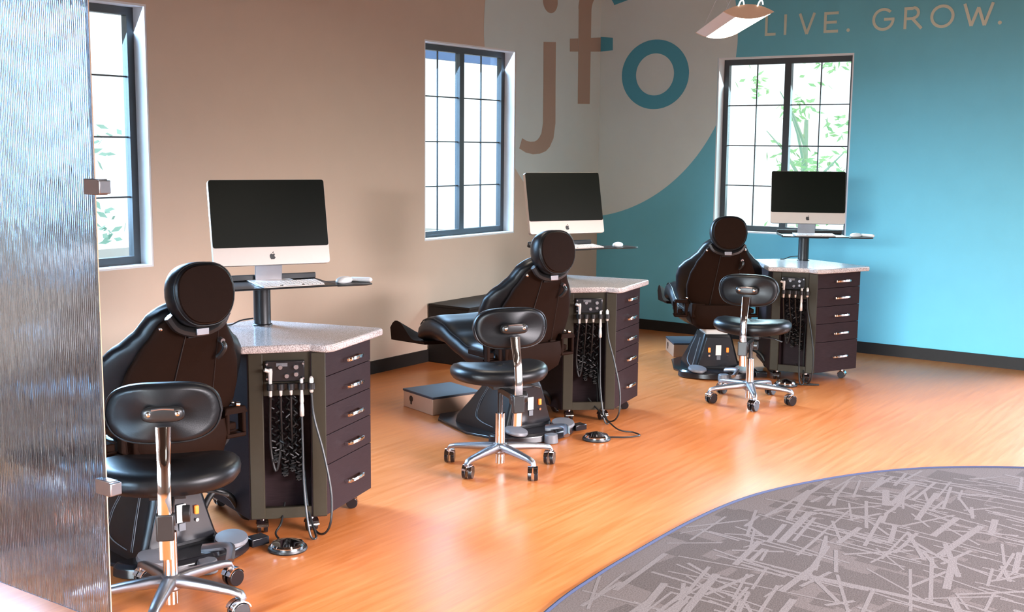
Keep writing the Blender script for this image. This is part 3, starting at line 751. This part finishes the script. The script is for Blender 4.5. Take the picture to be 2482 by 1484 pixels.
# ================================================================== DELIVERY CARTS (local frame: B corner origin, drawers along +x, back +y)
A = Vector((-0.16, 0.27)); BV = Vector((0, 0)); CV = Vector((0.42, 0)); DV = Vector((0.45, 0.58)); EV = Vector((0.15, 0.72))
ab = (BV-A).normalized(); inn = Vector((-ab.y, ab.x))
if inn.y < 0: inn = -inn
LAB = (BV-A).length
def bay(t_, w_): return A + ab*(t_*LAB) + inn*w_
BAYROT = math.atan2(ab.y, ab.x)
def make_cart(loc, rz, label):
    t = empty('instrument_cart', loc, rz); tag(t, label, 'cart', 'wheeled treatment carts')
    q = lambda v: (v.x, v.y)
    body = MB()
    poly = [q(A), q(bay(.20, 0)), q(bay(.20, .13)), q(bay(.80, .13)), q(bay(.80, 0)), q(BV), (0.0, 0.022), (0.42, 0.022), q(DV), q(EV)]
    body.prism(poly, 0.07, 0.765)
    bo = body.obj('body', 'laminate', t, smooth=False, bevel=0.002)
    for a0, a1 in ((0.0, .20), (.80, 1.0)):
        p = MB(); p.prism([q(bay(a0+.01, -0.004)), q(bay(a1, -0.004)), q(bay(a1, 0.02)), q(bay(a0+.01, 0.02))], 0.072, 0.763)
        p.obj('bay_pillar', 'pillar', t, bevel=0.004)
    hb = MB(); hb.prism([q(bay(.2, 0.012)), q(bay(.8, 0.012)), q(bay(.8, 0.03)), q(bay(.2, 0.03))], 0.585, 0.765)
    hb.obj('bay_board', 'pillar', t, smooth=False); hb = MB()
    hb.prism([q(bay(.2, 0.012)), q(bay(.8, 0.012)), q(bay(.8, 0.128)), q(bay(.2, 0.128))], 0.07, 0.085)
    hb.prism([q(bay(.2, 0.004)), q(bay(.8, 0.004)), q(bay(.8, 0.02)), q(bay(.2, 0.02))], 0.070, 0.115)
    hb.obj('bay_board', 'pillar', t, smooth=False)
    # drawers
    z = 0.762; hs = [0.105, 0.125, 0.121, 0.127, 0.212]
    for h in hs:
        dr = MB(); dr.bx(0.004, 0.418, 0.002, 0.020, z-h+0.003, z); do = dr.obj('drawer', 'laminate', t, smooth=False, bevel=0.0015)
        zc = z-h*0.5 if h < 0.2 else z-h*0.48
        hd = MB()
        pts = catmull([(0.165, 0.001, zc-0.004), (0.168, -0.022, zc-0.002), (0.20, -0.031, zc), (0.265, -0.031, zc), (0.297, -0.022, zc-0.002), (0.300, 0.001, zc-0.004)], 5)
        hd.tube(pts, 0.0055, 8, 1.0); hd.tube([(x, y-0.0, z2-0.006) for x, y, z2 in [(p.x, p.y, p.z) for p in pts]], 0.0045, 8)
        hd.obj('handle', 'chrome', do)
        z -= h
    # stone top
    tp = [(EV.x-0.03, EV.y+0.03), (A.x-0.035, A.y+0.005), (A.x-0.005, A.y-0.035), q(bay(.60, -0.004)), q(bay(.80, 0.004)), (-0.035, 0.020), (-0.030, -0.022), (0.01, -0.040), (0.46, -0.040), (0.478, -0.022), (0.486, 0.60), (0.465, 0.625)]
    tm = MB(); tm.prism([(x, y) for x, y in tp], 0.765, 0.797)
    tm.obj('stone_top', 'quartz', t, bevel=0.008, seg=3)
    # control block with knobs
    cb_ = MB(); c = bay(.48, 0.0)
    cb_.box((c.x, c.y, 0.690), (0.155, 0.024, 0.085), BAYROT); co = cb_.obj('control_block', 'blackgloss', t, bevel=0.003)
    for tt, zz, r in ((.42, .708, .010), (.50, .672, .010), (.62, .708, .011), (.62, .678, .010), (.71, .722, .005), (.71, .662, .005), (.25, .722, .005), (.25, .662, .005)):
        p0, p1 = bay(tt, -0.010), bay(tt, -0.026)
        MB().cyl((p0.x, p0.y, zz), (p1.x, p1.y, zz), r, r*0.85, 14).obj('control_knob', 'steel', co)
    g = MB(); p = bay(.44, -0.014); g.box((p.x, p.y, 0.718), (0.045, 0.006, 0.014), BAYROT); g.obj('gauge', 'greyp', co)
    rl = MB(); p0, p1 = bay(.24, -0.012), bay(.84, -0.012); rl.box(((p0.x+p1.x)/2, (p0.y+p1.y)/2, 0.630), (LAB*0.60, 0.02, 0.02), BAYROT)
    for tt in (.29, .42, .55, .685, .81):
        p = bay(tt, -0.03); rl.lathe([(0.011, -0.014), (0.015, -0.012), (0.015, 0.012), (0.011, 0.014)], (p.x, p.y, 0.630), 14)
    rl.obj('holder_rail', 'black', t)
    # looping cords hanging in the bay
    rn = random.Random(3)
    for j, (tt, zb, zt) in enumerate(((.34, .30, .60), (.46, .24, .60), (.56, .26, .60), (.64, .22, .60))):
        cd_ = MB(); pts = []
        for k in range(0, 111):
            u = k/110; zz = zt-(zt-zb)*math.sin(pi*u); ww = 0.035*math.sin(2*pi*u)
            ph = u*46*2*pi/2
            p = bay(tt+(u-0.5)*0.09+0.022*cos(ph)/LAB*0.45, 0.055+0.018*sin(ph)+0.01*j*0)
            pts.append((p.x, p.y, zz))
        cd_.tube(pts, 0.0042, 6); cd_.obj('coiled_cord', 'rubber', t)
    # casters
    for i, (x, y) in enumerate(((-0.10, 0.25), (0.0, 0.075), (0.34, 0.06), (0.40, 0.53), (0.16, 0.62))):
        w_ = MB(); sw = (2.2, 2.4, 0.5, 0.3, 1.0)[i]; ax = Vector((cos(sw), sin(sw), 0)); c = Vector((x, y, 0.027))
        for s_ in (-1, 1): w_.cyl(c+ax*s_*0.006, c+ax*s_*0.021, 0.026, 0.025, 20)
        wo = w_.obj('caster', 'blackgloss', t, bevel=0.002)
        hd = MB(); tr = Vector((-ax.y, ax.x, 0)); loops = []
        for k in range(11):
            qq = radians(10+160*k/10)
            loops.append([c+ax*u+tr*(r*cos(qq))+Vector((0, 0, r*sin(qq))) for u, r in ((-0.024, 0.027), (0.024, 0.027), (0.024, 0.031), (-0.024, 0.031))])
        hd.loft(loops); hd.cyl((x, y, 0.055), (x, y, 0.072), 0.012); hd.obj('caster_hood', 'chrome', wo)
    return t
CT = [((-5.738, -2.165, 0), 16), ((-3.262, -2.10, 0), 10), ((-1.467, -2.635, 0), -23)]
ctl = ['dark five drawer treatment cart with speckled stone top beside the nearest dental chair',
       'dark five drawer treatment cart with speckled stone top beside the middle dental chair',
       'dark five drawer treatment cart with stone top against the teal wall, under the right window']
ct1 = make_cart(CT[0][0], radians(CT[0][1]), ctl[0])
dup(ct1, CT[1][0], radians(CT[1][1]), ctl[1]); dup(ct1, CT[2][0], radians(CT[2][1]), ctl[2])
def cart_pt(i, x, y, z=0):
    (X, Y, _), a = CT[i][0], radians(CT[i][1]); return Vector((X+x*cos(a)-y*sin(a), Y+x*sin(a)+y*cos(a), z))

# handpieces hanging on each rail, with their hoses
where = ['of the nearest cart', 'of the middle cart', 'of the teal wall cart']
kinds = [('handpiece', 'suction tip holder, longest and leftmost, hanging on the rail', .29, 0.705, 0.590, 0.0075, 'suction'),
         ('handpiece', 'short grey handpiece, second from the left on the rail', .42, 0.640, 0.592, 0.0062, 'short'),
         ('handpiece', 'short grey handpiece in the middle of the rail', .55, 0.640, 0.595, 0.0062, 'short'),
         ('handpiece', 'long waisted grey syringe, fourth from the left on the rail', .685, 0.658, 0.505, 0.0080, 'syringe'),
         ('handpiece', 'thick short grey handpiece, rightmost on the rail', .81, 0.668, 0.602, 0.0080, 'thick')]
def hose_path(kind, i):
    if kind == 'suction': return [(.29, -0.03, .59), (.28, 0.0, .50), (.28, 0.04, .36), (.34, 0.05, .26), (.40, 0.05, .34), (.42, .08, .50)]
    if kind == 'syringe':
        return [(.685, -0.03, .505), (.69, -0.035, .38), (.70, -0.05, .20), (.76, -0.09, .03), (.84, -0.09, .012), (.80, -0.03, .05), (.74, 0.03, .14), (.70, .10, .40)]
    if kind == 'thick':
        return [(.81, -0.03, .60), (.84, -0.035, .50), (.95, -0.06, .36), (1.04, -0.09, .20), (1.03, -0.10, .08), (.95, -0.07, .02), (.84, 0.0, .012), (.72, 0.06, .09), (.70, .10, .3)]
    return [(.42, -0.03, .59), (.42, 0.0, .50), (.43, 0.05, .40), (.46, 0.07, .30)] if kind == 'short' else []
for ci in range(3):
    for name, lab, tt, z1, z0, r, kind in kinds:
        p = bay(tt, -0.03); P = cart_pt(ci, p.x, p.y, 0)
        rt = empty('handpiece', (P.x, P.y, z0), radians(CT[ci][1])+BAYROT)
        tag(rt, lab + ' ' + where[ci], 'dental handpiece', 'dental handpieces on the cart rails')
        h = z1-z0; hb = MB()
        if kind == 'suction':
            hb.lathe([(0.006, 0), (r*0.95, 0.004), (r, 0.06), (r*1.2, h-0.03), (r*1.35, h-0.012), (r*1.2, h), (0.003, h+0.002)]); hb.cyl((0, 0, h-0.012), (-0.022, -0.008, h-0.002), 0.008)
        elif kind == 'syringe':
            hb.lathe([(0.006, 0), (r*1.15, 0.003), (r*1.15, 0.03), (r*0.95, 0.052), (r*0.85, 0.054), (r*1.1, 0.065), (r*0.75, 0.11), (r*0.9, h-0.01), (r*0.9, h), (0.003, h+0.006)]); hb.cyl((0, 0, h-0.006), (0, 0.016, h-0.002), 0.004)
        else:
            hb.lathe([(0.004, 0), (r, 0.004), (r*1.15, h*0.5), (r*1.1, h-0.006), (0.003, h+0.003)])
        hb.obj('body', 'handpiece', rt, angle=60)
        if kind == 'short' and tt > .5: path = [(.55, -0.03, .59), (.55, 0, .48), (.56, .06, .36), (.57, .08, .28)]
        else: path = hose_path(kind, ci)
        a = radians(CT[ci][1])+BAYROT; pts = []
        for (s_, w_, zz) in path:
            v = bay(s_, w_)-bay(tt, -0.03); rx = v.dot(ab); ry = v.dot(inn); pts.append((rx, ry, zz-z0))
        hs = MB(); hs.tube(catmull(pts, 7), 0.0048 if kind != 'suction' else 0.006, 8); hs.obj('hose', 'rubber', rt)

# foot pedals with their cords
def pedal(ci, loc, cord, label):
    t = empty('foot_pedal', loc); tag(t, label, 'foot pedal', 'round chrome foot pedals of the carts')
    MB().lathe([(0.076, 0.0), (0.079, 0.006), (0.076, 0.014), (0.06, 0.016)]).obj('base_ring', 'rubber', t)
    dm = MB(); n = 40; loops = []
    for r, z in ((0.067, 0.014), (0.068, 0.022), (0.062, 0.030), (0.030, 0.040), (0.006, 0.046), (0.001, 0.047)):
        loops.append([(cos(2*pi*k/n)*r, sin(2*pi*k/n)*r, z) for k in range(n)])
    dm.loft(loops); dm.obj('dome', 'chrome', t, angle=20)
    cr = MB(); cr.tube(catmull([(x, y, z) for x, y, z in cord], 7), 0.0045, 8); cr.obj('cord', 'rubber', t)
    return t
def rel(ci, loc, pts):
    out = []
    for s_, w_, z in pts:
        p = bay(s_, w_); q = cart_pt(ci, p.x, p.y, z); out.append((q.x-loc[0], q.y-loc[1], z))
    return out
L1 = (-5.985, -2.185, 0)
pedal(0, L1, [(0.03, 0.07, 0.012)] + [(0.05, 0.12, 0.03)] + rel(0, L1, [(.40, -0.02, .06), (.45, 0.06, .12)]), 'round chrome foot pedal on the floor in front of the nearest cart')
e = MB(); L2 = (-3.705, -2.245, 0)
pedal(1, L2, [(0.06, -0.05, 0.010), (0.12, -0.12, 0.008), (0.20, -0.16, 0.008), (0.235, -0.10, 0.010), (0.22, -0.0, 0.02)] + rel(1, L2, [(.66, -0.02, .08), (.52, 0.05, .13)]), 'round chrome foot pedal with trailing cord in front of the middle cart')
L3 = (-1.625, -2.50, 0)
pedal(2, L3, [(0.05, -0.05, 0.010), (0.09, -0.13, 0.006), (0.14, -0.18, 0.006)] + rel(2, L3, [(.80, -0.03, .02), (.55, 0.05, .12)]), 'small chrome foot pedal behind the stool in front of the teal wall cart')

# umbilical hose from each chair base to its cart
def hoseobj(i, label):
    a = Vector(chair_pt(i, 0.20, -0.02)); b = cart_pt(i, -0.02, 0.36); mid = (a+b)/2
    t = MB(); pts = [(0, 0, 0.03), (0.3*(b.x-a.x), 0.3*(b.y-a.y), 0.16), (0.62*(b.x-a.x), 0.62*(b.y-a.y), 0.14), (0.86*(b.x-a.x), 0.86*(b.y-a.y), 0.05), (b.x-a.x, b.y-a.y, 0.03)]
    t.tube(catmull(pts, 7), 0.014, 10); o = t.obj('supply_hose', 'rubber'); o.location = (a.x, a.y, 0)
    tag(o, label, 'hose', 'supply hoses from chairs to carts')
hoseobj(0, 'thick black supply hose arching from the nearest dental chair to its cart')
hoseobj(1, 'thick black supply hose between the middle dental chair and its cart')
hoseobj(2, 'thick black supply hose arching from the far dental chair to the teal wall cart')

# ================================================================== MONITOR STANDS, COMPUTERS, INPUT DEVICES
def make_stand(loc, rz, label):
    t = empty('monitor_stand', loc, rz); tag(t, label, 'monitor stand', 'black post and tray monitor stands')
    p = MB(); p.lathe([(0.038, 0.0), (0.038, 0.17), (0.036, 0.172)], seg=32); p.obj('post', 'black', t)
    MB().lathe([(0.044, 0), (0.044, 0.005), (0.040, 0.008)]).obj('post_flange', 'black', t)
    b = MB(); b.box((0.06, -0.02, 0.176), (0.20, 0.16, 0.012)); b.obj('tray_bracket', 'black', t, bevel=0.003)
    tr = MB(); tr.prism([(-0.185, -0.20), (0.285, -0.20), (0.285, 0.10), (-0.185, 0.10)], 0.182, 0.190)
    tr.bx(-0.185, 0.285, 0.088, 0.10, 0.190, 0.218); tr.bx(-0.185, -0.177, -0.20, 0.09, 0.190, 0.198)
    tr.obj('tray', 'black', t, bevel=0.004)
    mt = MB(); pr = [(0.285, -0.20), (0.42, -0.205), (0.455, -0.185), (0.465, -0.13), (0.45, -0.05), (0.40, -0.02), (0.285, -0.02)]
    mt.prism(pr, 0.180, 0.187); mt.obj('mouse_tray', 'black', t, bevel=0.003)
    MB().tube(catmull([(-0.035, 0.02, 0.03), (-0.09, 0.03, 0.022), (-0.13, 0.03, 0.006), (-0.16, 0.02, 0.006)], 6), 0.0035, 6).obj('power_cord', 'rubber', t)
    return t
def make_computer(loc, rz, label):
    t = empty('desktop_computer', loc, rz); tag(t, label, 'computer', 'all in one desktop computers')
    # foot + neck
    ft = MB(); ft.box((0, 0.006, 0.003), (0.20, 0.155, 0.006)); ft.obj('stand_foot', 'alu', t, bevel=0.002)
    nk = MB(); nk.loft([[(x, y, z) for x, y in ((-0.062, dy), (0.062, dy), (0.062, dy+0.008), (-0.062, dy+0.008))] for z, dy in ((0.004, 0.070), (0.06, 0.066), (0.14, 0.058), (0.22, 0.050))])
    nk.obj('stand_neck', 'steel', t, bevel=0.002)  # darker metal than the housing: shade on the neck put into its colour
    tilt = Matrix.Rotation(radians(-13), 4, 'X')
    o0 = Vector((0, -0.012, 0.081))
    def tf(p): return o0 + (tilt @ Vector(p))
    Wd, Ht, ch = 0.264, 0.385, 0.080
    def rrect(y, x0, x1, z0, z1, r):
        o = []
        for cx, cz, a0 in ((x1-r, z1-r, 0), (x0+r, z1-r, 90), (x0+r, z0+r, 180), (x1-r, z0+r, 270)):
            for k in range(5): a = radians(a0+k*22.5); o.append(tf((cx+r*cos(a), y, cz+r*sin(a))))
        return o
    bd = MB(); bd.loft([rrect(0.0, -Wd, Wd, 0, Ht, 0.014), rrect(0.026, -Wd, Wd, 0, Ht, 0.014), rrect(0.036, -Wd+0.03, Wd-0.03, 0.03, Ht-0.03, 0.014), rrect(0.045, -Wd+0.12, Wd-0.12, 0.10, Ht-0.10, 0.014)])
    bo = bd.obj('housing', 'alu', t, angle=30)
    sc = MB(); sc.loft([rrect(-0.0025, -Wd+0.0015, Wd-0.0015, ch, Ht-0.0015, 0.010), rrect(0.001, -Wd+0.0015, Wd-0.0015, ch, Ht-0.0015, 0.010)]); sc.obj('screen', 'screen', t, smooth=False)
    # fruit emblem on the chin
    lg = MB(); c = Vector((0, -0.0012, ch*0.48)); R0 = 0.0135
    outline = [(0.0, 0.62), (0.22, 0.80), (0.55, 0.82), (0.86, 0.62), (0.66, 0.36), (0.58, 0.05), (0.70, -0.24), (0.93, -0.42), (0.72, -0.82), (0.42, -1.10), (0.18, -1.08), (0.0, -1.0), (-0.2, -1.08), (-0.45, -1.10), (-0.78, -0.80), (-0.98, -0.25), (-0.98, 0.22), (-0.82, 0.62), (-0.50, 0.84), (-0.22, 0.80)]
    lg.loft([[tf((c.x+x*R0, y, c.z+z*R0)) for x, z in outline] for y in (-0.0012, 0.0005)])
    leaf = [(0.0, 0.92), (0.02, 1.22), (0.22, 1.48), (0.42, 1.52), (0.38, 1.20), (0.20, 0.98)]
    lg.loft([[tf((c.x+x*R0, y, c.z+z*R0)) for x, z in leaf] for y in (-0.0012, 0.0005)])
    lg.obj('emblem', 'graphite', t, smooth=False)
    return t
def make_keyboard(loc, rz, label):
    t = empty('keyboard', loc, rz); tag(t, label, 'keyboard', 'slim white keyboards on the trays')
    s = MB(); s.loft([[(-0.14, -0.062, 0), (0.14, -0.062, 0), (0.14, 0.062, 0), (-0.14, 0.062, 0)], [(-0.14, -0.062, 0.005), (0.14, -0.062, 0.005), (0.14, 0.062, 0.014), (-0.14, 0.062, 0.014)]]); s.obj('base', 'alu', t, bevel=0.0015)
    k = MB()
    for r in range(6):
        y = -0.052+r*0.0195; z = 0.0052+(y+0.062)*0.0726
        xs_ = [-0.131+i*0.0187 for i in range(15)]
        if r == 0: cells = [(-0.131+i*0.0187, 0.0155) for i in range(4)] + [(-0.0095, 0.085)] + [(0.055+i*0.0187, 0.0155) for i in range(5)]
        else: cells = [(x, 0.0155) for x in xs_]
        for x, w_ in cells: k.box((x, y, z+0.0015), (w_, 0.0155, 0.003))
    k.obj('keys', 'white', t, smooth=False)
    return t
def make_mouse(loc, rz, label):
    t = empty('mouse', loc, rz); tag(t, label, 'mouse', 'white oval computer mice')
    b = MB(); loops = []
    for z, s in ((0.0, 0.80), (0.006, 0.97), (0.012, 1.0), (0.020, 0.88), (0.026, 0.62), (0.029, 0.2)):
        loops.append([(0.031*s*cos(a), 0.056*s*math.copysign(abs(sin(a))**0.85, sin(a)), z+0.0) for a in [2*pi*k/28 for k in range(28)]])
    b.loft(loops); b.obj('shell', 'white', t, angle=60)
    MB().tube([(-0.012, 0.045, 0.018), (0, 0.03, 0.0255), (0.012, 0.045, 0.018)], 0.001, 5).obj('button_line', 'greyp', t)
    return t
def make_remote(loc, rz, label):
    t = empty('white_dispenser_case', loc, rz); tag(t, label, 'case', 'small white cases on the mouse trays')
    b = MB(); loops = []
    for y, s in ((-0.052, 0.5), (-0.047, 0.9), (-0.040, 1), (0.040, 1), (0.047, 0.9), (0.052, 0.5)):
        loops.append([(0.015*s*cos(a), y, 0.011+0.011*s*sin(a)) for a in [2*pi*k/18 for k in range(18)]])
    b.loft(loops); b.obj('case_body', 'white', t, angle=60)
    return t
STZ = 0.797
screen_rot = [-28, -28, -64]; tray_rot = [-26, -25, -60]
names = ['nearest the glass screen', 'in front of the wall corner', 'in front of the teal wall window']
cart_n = ['nearest cart', 'middle cart', 'teal wall cart']
for i in range(3):
    P = cart_pt(i, 0.345, 0.50) if i < 2 else cart_pt(i, 0.363, 0.497)
    tr = radians(tray_rot[i])
    make_stand((P.x, P.y, STZ), tr, 'black post with keyboard tray on the stone top of the '+cart_n[i])
    def tl(x, y): return (P.x+x*cos(tr)-y*sin(tr), P.y+x*sin(tr)+y*cos(tr))
    zt = STZ+0.190
    x, y = tl((0.052, 0.042, 0.02)[i], -0.0)
    make_computer((x, y, zt+0.0005), radians(screen_rot[i]), 'silver all-in-one computer with a black screen '+names[i])
    x, y = tl(0.085 if i == 0 else 0.05, -0.135); make_keyboard((x, y, zt+0.0005), tr+radians(3), 'slim white keyboard on the tray of the '+cart_n[i])
    x, y = tl(0.345, -0.12); make_mouse((x, y, STZ+0.187), tr+radians(-48), 'white oval mouse on the tray edge of the '+cart_n[i])
    if i != 1:
        x, y = tl(0.428, -0.115); make_remote((x, y, STZ+0.187), tr+radians(48), 'small white rounded case beside the mouse of the '+cart_n[i])

# ================================================================== PENDANT LAMPS
def make_lamp(near, rz, label, L=1.08):
    t = empty('pendant_lamp', near, rz)
    if label: tag(t, label, 'lamp', 'long lens shaped pendant lamps')
    n = 16; w_ = 0.125
    def sec(y, s=1):
        up_ = [(-w_*s + 2*w_*s*k/n, y, 0.036*s*(1-(-1+2*k/n)**2)) for k in range(n+1)]
        dn_ = [(w_*s - 2*w_*s*k/n, y, -0.034*s*(1-(1-2*k/n)**2)) for k in range(1, n)]
        return up_+dn_
    b = MB(); a, c = sec(0), sec(L)
    va = [b.bm.verts.new(Vector(p)) for p in a]; vc = [b.bm.verts.new(Vector(p)) for p in c]; N_ = len(a)
    for i in range(N_):
        j = (i+1) % N_
        x = (a[i][0]+a[j][0])/2; low = a[i][2]+a[j][2] < -1e-4
        b.mi = 1 if (low and x > -0.062) else 0
        b.face([va[i], va[j], vc[j], vc[i]])
    b.obj('housing', ['lampbody', 'lampdiff'], t, angle=20)
    for y0, y1 in ((-0.012, 0.0), (L, L+0.012)):
        MB().loft([sec(y0, 1.02), sec(y1, 1.02)]).obj('end_cap', 'lampcap', t, smooth=False)
    for x in (-0.04, 0.055):
        MB().tube(catmull([(x-0.014, -0.016, 0.026), (x-0.004, -0.02, 0.05), (x+0.008, -0.02, 0.052), (x+0.014, -0.016, 0.034)], 4), 0.0035, 6).obj('hook', 'glow', t)
    hh = H-near[2]
    for y in (0.12, L-0.12):
        wv = MB(); 
        for x in (-0.10, 0.10): wv.tube([(x, y, 0.012), (0, y, 0.24)], 0.0018, 5)
        wv.tube([(0, y, 0.24), (0, y, hh)], 0.0018, 5)
        wv.obj('hanging_wire', 'lampbody', t)
    return t
make_lamp((-3.53, -2.98, 2.285), radians(33.6-90), 'long pendant lamp with glowing underside hanging before the slogan')
make_lamp((-4.31, -1.94, 2.50), radians(33.6-90), 'pendant lamp cut off by the top of the picture, above the middle window')
for x, y in ((-6.9, -4.4), (-9.0, -5.6), (-6.0, -6.4), (-3.4, -5.6), (-10.3, -3.8)):  # extra unseen pendants added to light the room
    make_lamp((x, y, 2.45), radians(33.6-90), None)
k = 0
outl = ['above the carpet behind the viewer', 'beside the viewer', 'over the far side of the carpet', 'over the carpet by the glazed door', 'behind the glass screen']
for o in list(bpy.data.objects):
    if o.name.startswith('pendant_lamp') and 'label' not in o:
        tag(o, 'added long pendant lamp ' + outl[k] + ', outside the picture', 'lamp', 'long lens shaped pendant lamps'); k += 1

# ================================================================== OUTSIDE
MB().bx(-14, 0.0, T+0.02, 10, -0.12, -0.02).obj('paving_outside', 'outground', smooth=False)['kind'] = 'structure'
MB().bx(T+0.02, 9, -9, 10, -0.12, -0.02).obj('paving_side', 'outground', smooth=False)['kind'] = 'structure'
M['added_ground_dark'] = mat('added_ground_dark', (0.07, 0.07, 0.07), 0.9)  # dark ground added out of view to stop light rising through the openings
MB().bx(-24, 9, -30, YB-T-0.02, -0.12, -0.02).obj('added_ground_front', 'added_ground_dark', smooth=False)['kind'] = 'structure'
MB().bx(-40, XL-T-0.02, YB-T, 10, -0.12, -0.02).obj('added_ground_back', 'added_ground_dark', smooth=False)['kind'] = 'structure'
def tree(loc, h, crown, n, lsize, matn, label, seed):
    rn = random.Random(seed)
    t = empty('tree', loc); tag(t, label, 'tree', 'trees outside the windows')
    tk = MB(); tk.tube([(0, 0, 0), (0.05, 0.02, h*0.4), (0.0, 0.0, h*0.75)], [0.06, 0.045, 0.02], 8)
    for k in range(6):
        a = rn.uniform(0, 2*pi); r = crown*0.7
        tk.tube([(0.03, 0.01, h*(0.3+0.07*k)), (cos(a)*r*.5, sin(a)*r*.5, h*(0.42+0.07*k)), (cos(a)*r, sin(a)*r, h*(0.5+0.07*k))], [0.02, 0.012, 0.004], 6)
    tk.obj('trunk', 'trunk', t)
    lf = MB(); cl = [(rn.gauss(0, crown*.5), rn.gauss(0, crown*.4), h*rn.uniform(0.25, 1.0)) for _ in range(14)]
    for i in range(n):
        c = rn.choice(cl); p = Vector((c[0]+rn.gauss(0, .09), c[1]+rn.gauss(0, .09), c[2]+rn.gauss(0, .09)))
        d = Vector((rn.gauss(0, 1), rn.gauss(0, 1), rn.gauss(0, .6))).normalized()*lsize; s = d.orthogonal().normalized()*lsize*0.4
        lf.face([lf.bm.verts.new(v) for v in (p-d, p+s, p+d, p-s)])
    lf.obj('foliage', matn, t, smooth=False)
tree((1.5, -1.35, 0), 2.5, 0.55, 420, 0.05, 'leaf', 'leafy green tree outside the right window, left sash', 1)
tree((1.9, -2.35, 0), 2.4, 0.5, 300, 0.05, 'leaf', 'leafy green tree outside the right window, right sash', 2)
tree((-4.5, 1.6, 0), 2.3, 0.5, 260, 0.05, 'leafblue', 'sparse tree outside the leftmost window', 3)
ho = MB(); ho.bx(-2.2, 5.0, 0, 0.5, 2.45, 2.52); ho.bx(-2.2, 5.0, 0, 0.05, 2.38, 2.45)
ho = ho.obj('roof_eave', 'roofblue', smooth=False); ho.location = (-0.3, 2.6, 0.15)
tag(ho, 'blue grey eave of a neighbouring roof seen through the middle window', 'roof')
po = MB(); po.cyl((-2.0, 0.4, -0.17), (-2.0, 0.4, 2.4), 0.05); po.obj('post', 'cream', ho)
po = MB(); po.cyl((4.8, 0.4, -0.17), (4.8, 0.4, 2.4), 0.05); po.obj('post', 'cream', ho)
